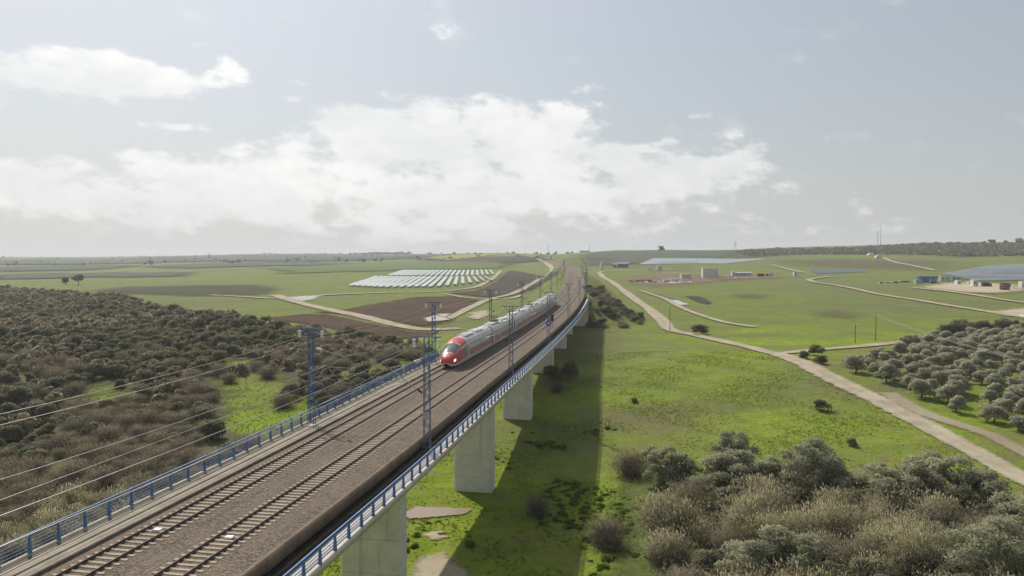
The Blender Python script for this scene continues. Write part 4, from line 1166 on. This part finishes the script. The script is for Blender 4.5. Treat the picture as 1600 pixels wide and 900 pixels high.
for x, y in sp_:
    dist = math.hypot(x, y); f = field(x, y) + g.normal() * .55
    edge_d = 0
    if y < 128 and x > -75 and f > -.6: kind = 'cane' if (y < 108 and x > -66) else 'tam'
    elif y < 175: kind = 'tam' if f > -.7 else ('shr' if g.random() < .45 else 'olv')
    else: kind = 'tam' if f > .5 else ('shr' if g.random() < .5 else 'olv')
    s = g.uniform(1.5, 3.1) * (1.1 if y > 230 else 1.0)
    if kind == 'tam': s *= 1.05
    items.append((s / dist, kind, x, y, s))
items.sort(reverse=True)
cnt = {}; rest = []
SCR = {'tam': ('tamarisk_bush', TAM, 'twiggy brown tamarisk bush in the wide scrub beyond the blue railing', 'tamarisks of the wide scrub'),
       'shr': ('evergreen_shrub', SHR, 'dark evergreen shrub in the wide scrub beyond the blue railing', 'dark shrubs of the wide scrub'),
       'olv': ('grey_shrub', SHO, 'silvery grey-green shrub in the wide scrub beyond the blue railing', 'grey shrubs of the wide scrub'),
       'cane': ('cane_clump', CAN, 'straw-coloured cane clump beside the scrub-side railing', 'cane clumps by the scrub-side railing')}
for q, kind, x, y, s in items:
    cnt[kind] = cnt.get(kind, 0) + 1
    if cnt[kind] <= 290:
        nm, mm, lb, gr = SCR[kind]
        sz_ = 'large' if s > 2.7 else ('small' if s < 2.0 else 'mid-sized'); lb = sz_ + ' ' + lb; gr = sz_ + ' ' + gr
        if kind == 'tam': put(nm, mm[cnt[kind] % 4], x, y, s * .95, lb, 'bush', gr, s * 1.15)
        elif kind == 'cane': put(nm, mm[cnt[kind] % 4], x, y, s * 1.05, lb, 'cane', gr, s * 1.35)
        else: put(nm, mm[cnt[kind] % 4], x, y, s, lb, 'shrub', gr, s * g.uniform(.75, 1.0))
    else: rest.append((kind, x, y, s))
def scatter_mesh(name, lst, models, mat, zs=1.0):
    VV = []; FF = []; NN = []; n0 = 0
    for i, (x, y, s) in enumerate(lst):
        V, F, Q = models[i % len(models)]; a = g.uniform(0, 6.28); c_, s_ = math.cos(a), math.sin(a)
        W = np.stack([(V[:, 0] * c_ - V[:, 1] * s_) * s + x, (V[:, 0] * s_ + V[:, 1] * c_) * s + y, V[:, 2] * s * zs + g1(x, y) - .1], -1)
        VV.append(W); NN.append(np.stack([Q[:, 0] * c_ - Q[:, 1] * s_, Q[:, 0] * s_ + Q[:, 1] * c_, Q[:, 2]], -1)); FF.append(F + n0); n0 += len(V)
    if not VV: return
    return setp(link(name, mesh_np(name, np.vstack(VV), np.vstack(FF), mat, normals=np.vstack(NN))), kind='stuff')
LOW = [leaves(g, crown_blobs(g, 1.0, -.05, 1.35, 8), 240, .28) for _ in range(4)]
for kind, mt, nm, lb in (('tam', M_tam, 'far_tamarisk_scrub', 'brown twiggy scrub spreading away beyond the nearer bushes'), ('shr', M_oakl, 'far_evergreen_scrub', 'dark evergreen scrub spreading away to the green fields'), ('olv', M_scrubolive, 'far_grey_scrub', 'grey-green scrub mixed through the far evergreen bushes')):
    o = scatter_mesh(nm, [(x, y, s) for k_, x, y, s in rest if k_ == kind], LOW, mt)
    if o: setp(o, lb, 'scrub')
# bushes on the embankment by the abutment
for i in range(110):
    for _ in range(30):
        x = g.uniform(25, 56); y = g.uniform(285, 415)
        if inside(PL['bank'], x, y): break
    put('embankment_bush', (SHO + TAM + TAM + SHR[:1])[i % 13], x, y, g.uniform(1.2, 2.5), 'brownish green bush on the railway embankment beyond the viaduct end', 'bush', 'embankment bushes')
# field trees and ridge trees
for x, y, r, h, lb in ((-389.8, 659.6, 3.6, 7.0, 'smaller of two dark oaks standing together in the green field'), (-368.9, 641.6, 4.8, 9.0, 'larger of two dark oaks standing together in the green field'),
                       (-430, 585, 6, 8, 'dark tree at the outer edge of the wide scrub')):
    put_tree('field_tree', OAK[int(abs(x)) % 2], OLT[0], x, y, r, h, lb, 'tree', None)
for x, y, r, lb in ((289, 1462, 8.5, 'lone round tree on the skyline of the grey-green hill'), (884, 1392, 9, 'big round tree on the skyline of the scrub hill'), (938, 1396, 9, 'round tree on the skyline next to the big round one'),
                    (810, 1440, 4.5, 'small tree on the skyline of the scrub hill'), (912, 1396, 6, 'low tree on the skyline between two bigger round ones')):
    o = empty('skyline_tree', (x, y, g1(x, y) - .3)); setp(o, lb, 'tree')
    k = link('crown', OLV[int(x) % 5].copy(), o); k.data.materials[0] = M_oakl; k.scale = (r, r, r * .78)
    k = link('trunk', OLT[1], o); k.scale = (r * .6, r * .6, r * .5)
hedge = []
for i in range(260):
    a = g.uniform(-.62, .1); rr = g.uniform(1500, 3600); x = math.tan(a) * rr; hedge.append((x, rr, g.uniform(2.5, 5)))
for i in range(70): hedge.append((g.uniform(-640, -420), g.uniform(3000, 3150), g.uniform(4, 7)))
FARB = [leaves(g, crown_blobs(g, 1.0, -.05, 1.2, 4), 40, .75) for _ in range(3)]
setp(scatter_mesh('far_trees', hedge, FARB, M_oakl), 'scattered far-off trees and hedges towards the hazy horizon', 'trees')
hs = []
P_ = np.array(PL['scrubhill']); lo, hi = P_.min(0), P_.max(0)
c_ = g.uniform(lo, hi, (5200, 2)); c_ = c_[inside(PL['scrubhill'], c_[:, 0], c_[:, 1])]
setp(scatter_mesh('hill_olives', [(x, y, g.uniform(2.0, 3.6)) for x, y in c_[:2600]], FARB, M_oakl), 'low scrub dotted over the far hill', 'scrub')
# weeds and grass tufts in the valley
def flat_tufts(name, n, xr, yr, size, mat, keep, label, blades=3, hgt=.5):
    x = g.uniform(*xr, n); y = g.uniform(*yr, n); k = keep(x, y); x, y = x[k], y[k]; n = len(x)
    P = np.repeat(np.stack([x, y, gz(x, y)], -1), blades, 0); m = len(P)
    s = np.repeat(g.uniform(.5, 1.4, n), blades)[:, None] * size
    P = P + np.stack([g.normal(size=m) * .25, g.normal(size=m) * .25, np.zeros(m)], -1) * s
    t = g.uniform(0, 6.28, m); A = np.stack([np.cos(t), np.sin(t), np.zeros(m)], -1) * s * .38
    B = unit(np.stack([g.normal(size=m), g.normal(size=m), np.full(m, .55)], -1)) * s * hgt
    A = np.where(np.cross(A, B)[:, 2:] < 0, -A, A)
    V, F = quads(P + B * .8, A, B)
    nn = unit(np.stack([g.normal(size=m) * .3, g.normal(size=m) * .3, np.ones(m)], -1))
    return setp(link(name, mesh_np(name, V, F, mat, normals=np.repeat(nn, 4, 0))), label, 'grass', kind='stuff')
def sm_noise(x, y): return np.sin(x / 4.1 + 1.7 * np.sin(y / 6.3)) + np.sin(y / 5.2 - x / 8.7) + .7 * np.sin(x / 1.9 + y / 2.3)
rd = np.array(RD['main'][3:])
def meadow(x, y):
    d, _, _ = track_near(x, y)
    ok = sm_noise(x, y) + g.normal(size=len(x)) * .8 > .2
    rx = np.interp(y, rd[:10, 1], rd[:10, 0]); ok &= np.abs(x - rx) > 3.4
    ok &= ~inside(PL['pud'], x, y) & ~inside(PL['sandnear'], x, y) & ~inside(PL['sandnear2'], x, y)
    return ok
flat_tufts('meadow_grass', 75000, (-34, 78), (70, 225), .24, M_tuft, meadow, 'green grass tufts over the valley meadow', 2, .45)
flat_tufts('clearing_grass', 14000, (-112, -24), (135, 275), .28, M_tuft, lambda x, y: (np.hypot(x[:, None] - cl[:, 0], (y[:, None] - cl[:, 1]) * .8) < cl[:, 2]).any(1), 'bright grass in the clearings of the scrub', 2, .5)
wl = []
for i in range(900):
    x = g.uniform(-14, 26); y = g.uniform(72, 150)
    if abs(x - (-12 + (y - 40) * .19)) < 3.2 and sm_noise(np.array([x]), np.array([y]))[0] < 1: continue
    if inside(PL['pud'], x, y) or inside(PL['sandnear'], x, y): continue
    if sm_noise(np.array([x * .7]), np.array([y * .7]))[0] > .6 or (x > 8 and y < 112 and g.random() < .5): wl.append((x, y, g.uniform(.35, 1.0)))
ml = []
for i in range(1500):
    x = g.uniform(-30, 76); y = g.uniform(84, 240)
    if sm_noise(np.array([x * .35 + 3]), np.array([y * .35]))[0] + g.normal() * .9 < .9 or inside(PL['thicket'], x, y): continue
    if abs(x - np.interp(y, rd[:10, 1], rd[:10, 0])) < 4 or inside(PL['pud'], x, y) or inside(PL['sandnear'], x, y): continue
    ml.append((x, y, g.uniform(.2, .55)))
LW = [leaves(g, crown_blobs(g, 1.0, -.3, .55, 6), 260, .24, .9) for _ in range(3)]
setp(scatter_mesh('meadow_weeds', ml, LW, M_tuft, .45), 'small weeds scattered over the valley meadow', 'weeds')
setp(scatter_mesh('tall_weeds', wl, LW, M_weed), 'lush green weeds around the viaduct shadow and the thicket edge', 'weeds')

# ------------------------------------------------------------------ solar rows
def mat_panel():
    b = NB('solar_panel'); p = b.objc()
    n = b.noise(p, .3, 3)
    c = b.mix(n, (.075, .095, .125), (.12, .145, .18))
    return b.done(b.pbr(c, .2, 0, None, .9))
M_panel = mat_panel()
b = NB('solar_panel_pale'); M_panel2 = b.done(b.pbr(b.mix(b.noise(b.objc(), .2, 3), (.36, .41, .37), (.47, .50, .46)), .25, 0, None, .6))
b = NB('solar_panel_mid_pale'); M_panel3 = b.done(b.pbr(b.mix(b.noise(b.objc(), .2, 3), (.24, .27, .28), (.31, .34, .34)), .25, 0, None, .6))  # panel colour midway between the dark and the pale rows
def solar_row(pts, half, tilt, label, group, mat, hgt=1.5):
    """pts: two ends on the ground; a long tilted table on posts"""
    (x0, y0), (x1, y1) = pts
    L = math.hypot(x1 - x0, y1 - y0); n = max(2, int(L / 12))
    d = np.array([(x1 - x0) / L, (y1 - y0) / L]); s = np.array([d[1], -d[0]])
    o = empty('solar_panel_row', (x0, y0, g1(x0, y0))); setp(o, label, 'solar panels', group)
    mb = MB(); ps = MB(); base = g1(x0, y0)
    dz = half * math.sin(tilt); dl = half * math.cos(tilt)
    pr = None
    for i in range(n + 1):
        t = i / n * L; x = x0 + d[0] * t; y = y0 + d[1] * t; z = g1(x, y) - base + hgt
        q = [(x - x0 - s[0] * dl, y - y0 - s[1] * dl, z - dz), (x - x0 + s[0] * dl, y - y0 + s[1] * dl, z + dz)]
        q += [(q[1][0], q[1][1], q[1][2] - .08), (q[0][0], q[0][1], q[0][2] - .08)]
        if pr: mb.add(pr + q, [(0, 1, 5, 4), (1, 2, 6, 5), (2, 3, 7, 6), (3, 0, 4, 7)])
        pr = q
        ps.tube((x - x0, y - y0, z - hgt - .3), (x - x0, y - y0, z - .1), .1, n=4)
    link('panel_table', mb.mesh('panel_table', mat), o); link('posts', ps.mesh('posts', M_galv), o)
    return o
lbF = 'pale solar panel row in the front block of the solar park beside the ploughed field'
lbB = 'pale solar panel row in the back block of the solar park beside the ploughed field'
for i in range(21):
    x = -18 - i * 5.4; pm_ = M_panel2
    y0 = 560 + max(0, (x + 60)) * 2.4 + max(0, (-95 - x)) * .9; y1 = 760
    if y1 - y0 > 30: solar_row([(x, y0), (x - 10, y1)], 1.45, -.28, lbF, 'front solar block', pm_)
    y0b = 785 + max(0, x + 40) * 1.2
    solar_row([(x - 2, y0b), (x - 10, 955)], 1.45, -.28, lbB, 'back solar block', pm_)
for i in range(27):
    y = 572 + i * 9.0
    x0 = float(np.interp(y, [498, 530, 600, 666, 780, 810], [338, 342, 360, 378, 490, 556])); x1 = 640 + (y - 520) * .3
    solar_row([(x0, y), (x1, y + 6)], 1.9, -.06, 'blue-grey solar panel row in the big solar field beside the sandy yard', 'big solar field rows', M_panel, 1.6)
for i in range(8):
    y = 420 + i * 8.5
    solar_row([(292 + i * 5.5, y), (430, y + 4)], 2.3, -.16, 'blue-grey solar panel row at the near corner below the sandy yard', 'near corner solar rows', M_panel, 1.6)
for i in range(14):
    y = 975 + i * 9
    solar_row([(165 + i * 3, y), (275 + i * 7, y + 5)], 2.0, -.25, 'pale solar panel row below the grey-green hill, behind the substation', 'hill foot solar rows', M_panel3, 1.5)

# ------------------------------------------------------------------ sheds, cabins, stores, vehicles
def cabin(x, y, L, W, H, rz, mat, label, group=None, roof=.0, name='site_cabin', cat='cabin', wins=3):
    o = empty(name, (x, y, g1(x, y)), rz); setp(o, label, cat, group)
    m_ = MB(); m_.box(-L / 2, L / 2, -W / 2, W / 2, -.4, H); m_.build('walls', mat, o)
    r_ = MB()
    if roof: r_.add([(-L / 2 - .2, -W / 2 - .2, H + .01), (L / 2 + .2, -W / 2 - .2, H + .01), (L / 2 + .2, W / 2 + .2, H + .01), (-L / 2 - .2, W / 2 + .2, H + .01), (-L / 2 - .2, 0, H + roof), (L / 2 + .2, 0, H + roof)], [(0, 1, 5, 4), (2, 3, 4, 5), (0, 4, 3), (1, 2, 5), (0, 3, 2, 1)])
    else: r_.box(-L / 2 - .12, L / 2 + .12, -W / 2 - .12, W / 2 + .12, H + .01, H + .16)
    r_.build('roof', M_greyp if roof else mat, o)
    for i in range(wins):
        a = -L / 2 + L * (i + .7) / (wins + .6)
        w_ = MB(); w_.box(a - .45, a + .45, -W / 2 - .04, -W / 2 - .005, H * .45, H * .78); w_.build('window', M_glass, o)
    d_ = MB(); d_.box(L / 2 - 1.3, L / 2 - .4, -W / 2 - .05, -W / 2 - .006, 0, H * .8); d_.build('door', M_greyp, o)
    return o
cabin(190, 727, 14, 9, 9, -.05, M_cream, 'tall windowless pale industrial block in the works compound', None, 0, 'industrial_block', 'building', 0)
cabin(158.5, 690, 9, 5, 5, .15, M_cream, 'cream box building beside the red earth yard', None, 0, 'utility_building', 'building', 2)
cabin(226, 742, 17, 5, 3.6, -.1, M_greyp, 'long low grey shed with white end in the works compound', None, .8, 'works_shed', 'shed', 4)
cabin(217, 741, 3, 4.5, 5, -.1, M_white, 'tall white cabin at the end of the long grey shed', None, 0, 'site_cabin', 'cabin', 1)
cabin(268, 715, 3, 3, 4, 0, M_white, 'small white hut alone at the end of the compound track', None, 0, 'utility_hut', 'hut', 1)
cabin(106, 894, 3.2, 3.2, 9, 0, M_white, 'tall narrow white hut beside the end of the railway road', None, 0, 'utility_hut', 'hut', 0)
cabin(168, 862, 5, 4, 5, 0, M_cream, 'cream cube hut at the edge of the substation', None, 0, 'utility_hut', 'hut', 1)
cabin(158, 868, 7, 4, 2.6, 0, M_cream, 'low cream hut beside the cream cube hut', None, 0, 'utility_hut', 'hut', 2)
cabin(136, 925, 13, 5, 5, 0, M_bluep, 'dark blue shed beside the substation', None, 1, 'equipment_shed', 'shed', 3)
cabin(126, 925, 5, 5, 4, 0, M_bluep, 'small blue shed next to the dark blue shed', None, .8, 'equipment_shed', 'shed', 1)
for i, (x, y, L, mt, lb) in enumerate(((131, 640, 6, M_white, 'white site cabin at the edge of the white material stacks'), (139, 648, 8, M_white, 'long white site cabin behind the material stacks'), (146, 640, 5, M_cream, 'cream site cabin among the white material stacks'))):
    cabin(x, y, L, 2.5, 2.6, g.uniform(-.3, .3), mt, lb, None, 0, 'site_cabin', 'cabin', 2)
def stack(x, y, mat, label, group, n=5, sp=2.2, hh=.5):
    mb = MB()
    for i in range(n):
        a, b_ = g.normal() * sp, g.normal() * sp * .6; l, w = g.uniform(.8, 1.8), g.uniform(.5, 1.0); h = hh * g.uniform(.6, 1.6)
        mb.hexa([(a - l, b_ - w, -.2), (a + l, b_ - w, -.2), (a + l, b_ + w, -.2), (a - l, b_ + w, -.2), (a - l * .9, b_ - w * .9, h), (a + l * .9, b_ - w * .9, h * 1.1), (a + l * .9, b_ + w * .9, h), (a - l * .9, b_ + w * .9, h * .9)])
    o = mb.build('material_stack', mat); o.location = (x, y, g1(x, y)); o.rotation_euler = (0, 0, g.uniform(0, 3)); setp(o, label, 'stack', group)
for i in range(16): stack(g.uniform(110, 152), g.uniform(612, 655), [M_white, M_cream, M_white][i % 3], 'heap of white wrapped building material in the red earth yard', 'white material heaps', 4, 1.6, 1.0)
for i in range(9): stack(g.uniform(100, 122), g.uniform(632, 660), M_redp, 'heap of dark red bundles in the red earth yard', 'red bundle heaps', 4, 1.8, 1.2)
for i in range(8): stack(g.uniform(176, 212), g.uniform(700, 722), [M_cream, M_dark, M_redp][i % 3], 'small pile of material in front of the pale industrial block', 'compound piles', 4, 1.3, .8)
def truck(x, y, rz, cabm, boxm, label, group=None, L=8.0):
    o = empty('parked_truck', (x, y, g1(x, y)), rz); setp(o, label, 'truck', group)
    m_ = MB(); m_.hexa([(L / 2 - 2.1, -1.2, .6), (L / 2, -1.2, .6), (L / 2, 1.2, .6), (L / 2 - 2.1, 1.2, .6), (L / 2 - 2.1, -1.15, 2.9), (L / 2 - .35, -1.15, 2.9), (L / 2 - .35, 1.15, 2.9), (L / 2 - 2.1, 1.15, 2.9)]); m_.build('cab', cabm, o)
    m_ = MB(); m_.box(-L / 2, L / 2 - 2.25, -1.22, 1.22, .95, 3.3); m_.build('cargo_box', boxm, o)
    m_ = MB(); m_.box(-L / 2, L / 2 - .2, -.9, .9, .55, .9); m_.build('chassis', M_dark, o)
    m_ = MB(); m_.add([(L / 2 - .12, -1.0, 1.75), (L / 2 - .12, 1.0, 1.75), (L / 2 - .36, 1.0, 2.75), (L / 2 - .36, -1.0, 2.75)], [(0, 1, 2, 3)]); m_.build('windscreen', M_glass, o)
    wb = MB(); wb.lathe([(.1, -.14), (.48, -.14), (.48, .14), (.1, .14)], 12); wmh = wb.mesh('wheel', M_dark)
    for wx in (L / 2 - 1.1, -L / 2 + 1.2, -L / 2 + 2.5):
        for sy in (-1.05, 1.05):
            q = link('wheel', wmh, o); q.location = (wx, sy, .48); q.rotation_euler = (math.pi / 2, 0, 0)
for x, y, rz, cm, bm_, lb in ((238, 722, .1, M_dark, M_dark, 'dark lorry parked at the end of the long grey shed'), (246, 722, 2.9, M_dark, M_greyp, 'grey and dark lorry beside the dark lorry'),
                              (320, 572, .1, M_white, M_greenp, 'green lorry with a white cab at the edge of the sandy yard'), (327, 520, .2, M_redp, M_dark, 'red lorry on the sandy yard beside the solar field'),
                              (336, 514, .1, M_redp, M_redp, 'dark red lorry next to the white container'), (318, 487, .4, M_redp, M_redp, 'small red lorry by itself on the sand')):
    truck(x, y, rz, cm, bm_, lb, None, 6.5)
for x, y, L, H, mt, lb in ((348, 508, 13, 4.5, M_white, 'long white container building at the edge of the solar field'), (361, 503, 4, 5, M_white, 'white cube cabin at the end of the long container'), (322, 526, 3.6, 5, M_white, 'tall white cabin beside the red lorry'),
                           (326, 552, 3, 3.2, M_white, 'small white cabin at the back of the sandy yard'), (333, 550, 2.4, 2.4, M_cream, 'tiny cream cabin beside the small white one'), (338, 590, 9, 4, M_cream, 'cream shed behind the green lorry'),
                           (350, 596, 8, 3, M_greyp, 'grey shed at the corner of the solar field'), (322, 585, 16, 4.5, M_bluep, 'long dark blue shed behind the green lorry'), (309, 575, 5, 2.8, M_greyp, 'grey cabin in front of the dark blue shed'), (497, 700, 6, 4.5, M_white, 'white transformer hut inside the big solar field')):
    cabin(x, y, L, 3.2, H, .1, mt, lb, None, 0, 'site_cabin', 'cabin', 2)
for i in range(12): stack(288 + i * 3.0 + g.normal(), 590 + g.normal() * 4, [M_cream, M_dark, M_greenp][i % 3], 'low pallet pile in the line behind the sandy yard', 'pallet piles behind the yard', 3, 1.0, .8)
for i in range(7): stack(222 + i * 5, 322 + g.normal() * 3 + i * 2, M_white, 'heap of pale rubble on the sandy turning place', 'pale rubble heaps', 4, 1.2, .6)
for i in range(6): solar_row([(300 + i * 1.5, 745 + i * 6), (352 + i * 1.5, 748 + i * 6)], 1.9, -.35, 'small dark solar panel row standing alone in the green field', 'lone small solar rows', M_panel, 1.4)
for x, y, lb in ((533, 1100, 'lowest of three white rounded roofs on the far hill'), (560, 1180, 'middle one of three white rounded roofs on the far hill'), (590, 1290, 'topmost of three white rounded roofs on the far hill')):
    o = empty('rounded_shelter', (x, y, g1(x, y))); setp(o, lb, 'shelter', None)
    m_ = MB()
    arc = [(5 * math.cos(t), 4 * math.sin(t)) for t in np.linspace(0, math.pi, 9)]
    m_.add([(a, -2, z) for a, z in arc] + [(a, 2, z) for a, z in arc], [(i, i + 1, 10 + i, 9 + i) for i in range(8)] + [tuple(range(8, -1, -1)), tuple(range(9, 18))]); m_.build('roof', M_white, o)
    m_ = MB(); m_.box(-.8, .8, -2.05, -2.01, 0, 2); m_.build('door', M_greyp, o)
# substation frame
for i in range(13):
    x = 172 + i * 3.6; y = 880
    o = empty('substation_gantry', (x, y, g1(x, y))); setp(o, 'thin steel gantry post with cross bar in the substation row', 'gantry', 'substation gantries')
    m_ = MB(); m_.box(-.15, .15, -.15, .15, -.3, 8); m_.build('post', M_galv, o)
    m_ = MB(); m_.box(-1.6, 1.6, -.12, .12, 8.01, 8.3); m_.build('cross_bar', M_galv, o)
    m_ = MB(); m_.lathe([(.1, -1.0), (.22, -.8), (.22, -.2), (.1, 0)], 8, (1.2, 0, 8.0)); m_.build('insulator', M_porc, o)

# ------------------------------------------------------------------ pylons, poles, towers
def pylon(x, y, H, w, label, arms=True, name='lattice_pylon', cat='pylon', thick=.2):
    o = empty(name, (x, y, g1(x, y) - .5)); setp(o, label, cat)
    mb = MB(); t = .016 * H if H > 20 else .1
    t = min(t, thick)
    lv = [0, .25, .45, .62, .76, .88, 1.0]
    def wd(f): return w * (1 - .86 * f)
    for sx in (-1, 1):
        for sy in (-1, 1): mb.tube((sx * wd(0), sy * wd(0), 0), (sx * wd(1), sy * wd(1), H), t, t * .7, 4)
    mb.build('legs', M_galv, o); lc = MB()
    for a, b_ in zip(lv[:-1], lv[1:]):
        for s in (-1, 1):
            lc.tube((-wd(a), s * wd(a), a * H), (wd(b_), s * wd(b_), b_ * H), t * .6, n=4); lc.tube((wd(a), s * wd(a), a * H), (-wd(b_), s * wd(b_), b_ * H), t * .6, n=4)
            lc.tube((s * wd(a), -wd(a), a * H), (s * wd(b_), wd(b_), b_ * H), t * .6, n=4)
    lc.build('lacing', M_galv, o)
    if arms:
        am = MB()
        for f, l in ((.74, 5), (.85, 4), (.96, 3)): am.box(-l, l, -.2, .2, f * H, f * H + .35)
        am.build('cross_arms', M_galv, o)
    else:
        am = MB(); am.lathe([(.3, 0), (w * .5, .4), (w * .5, 2.0), (.3, 2.4)], 8, (0, 0, H * .96)); am.build('antenna_head', M_greyp, o)
    return o
pylon(431, 1460, 17, 2.6, 'lattice power pylon on the skyline of the far hill')
pylon(86, 1790, 27, 1.6, 'slim lattice telecom tower on the skyline above the railway', False, 'telecom_tower', 'tower')
pylon(394, 815, 40, .9, 'tall thin lattice mast rising in front of the far hill', False, 'lattice_mast', 'mast', .05)
pylon(402, 825, 46, .5, 'thinnest and tallest lattice mast beside the other mast', False, 'lattice_mast', 'mast', .04)
def pole(x, y, H, label, arm=1.6, name='power_pole', cat='pole', r=.14):
    o = empty(name, (x, y, g1(x, y) - .4)); setp(o, label, cat)
    m_ = MB(); m_.tube((0, 0, 0), (0, 0, H), r, r * .7, 8); m_.build('pole_shaft', M_bark, o)
    m_ = MB(); m_.box(-arm / 2, arm / 2, -.06, .06, H - .5, H - .38); m_.build('cross_arm', M_galv, o)
    ip = MB(); ip.lathe([(.04, 0), (.09, .08), (.09, .2), (.04, .26)], 8); im2 = ip.mesh('insulator', M_porc)
    for q in (-arm * .42, arm * .42):
        k = link('insulator', im2, o); k.location = (q, 0, H - .38)
    return o
pole(120.8, 250, 9.0, 'wooden power pole beside the grove road, the taller of two')
pole(111.5, 244.5, 6.5, 'shorter wooden pole beside the grove road')
pole(58.5, 279, 9.5, 'slender wooden pole at the bend of the dirt road', 1.2)
pole(160, 1560, 16, 'thin pole on the skyline of the grey-green hill', 2, r=.4)
for dx in (-.65, .65):
    wire('power_line', [(120.8 + dx, 250, g1(120.8, 250) + 8.7), (118 + dx, 150, g1(118, 150) + 8.2), (115 + dx, 60, g1(115, 60) + 9)], 1.4, .035, 'power line sagging over the olive grove from the wooden pole, one of two', 'grove power lines')
cabin(66, 1290, 4, 4, 8, 0, M_white, 'small white hut beside the track at the top of the rise', None, 0, 'utility_hut', 'hut', 0)
cabin(165, 1720, 22, 8, 5, 0, M_greyp, 'low grey building on the skyline above the railway cutting', None, 0, 'skyline_building', 'building', 0)
cabin(-395, 585, 6, 3, 3, 0, M_white, 'small white hut in the dark ploughed strip', None, 0, 'utility_hut', 'hut', 1)

# ------------------------------------------------------------------ haze
hb = MB(); hb.box(-9400, 9400, -1700, 9400, float(GZ.min()) - 1.5, max(float(GZ.max()), 78) + 14)
b = NB('haze_air')
pv = b.N('ShaderNodeVolumePrincipled'); pv.inputs['Color'].default_value = (.93, .96, 1.0, 1); pv.inputs['Density'].default_value = HAZE; pv.inputs['Anisotropy'].default_value = .2
b.nt.links.new(pv.outputs[0], b.out.inputs['Volume'])
setp(hb.build('haze', MATS['haze_air']), kind='stuff')
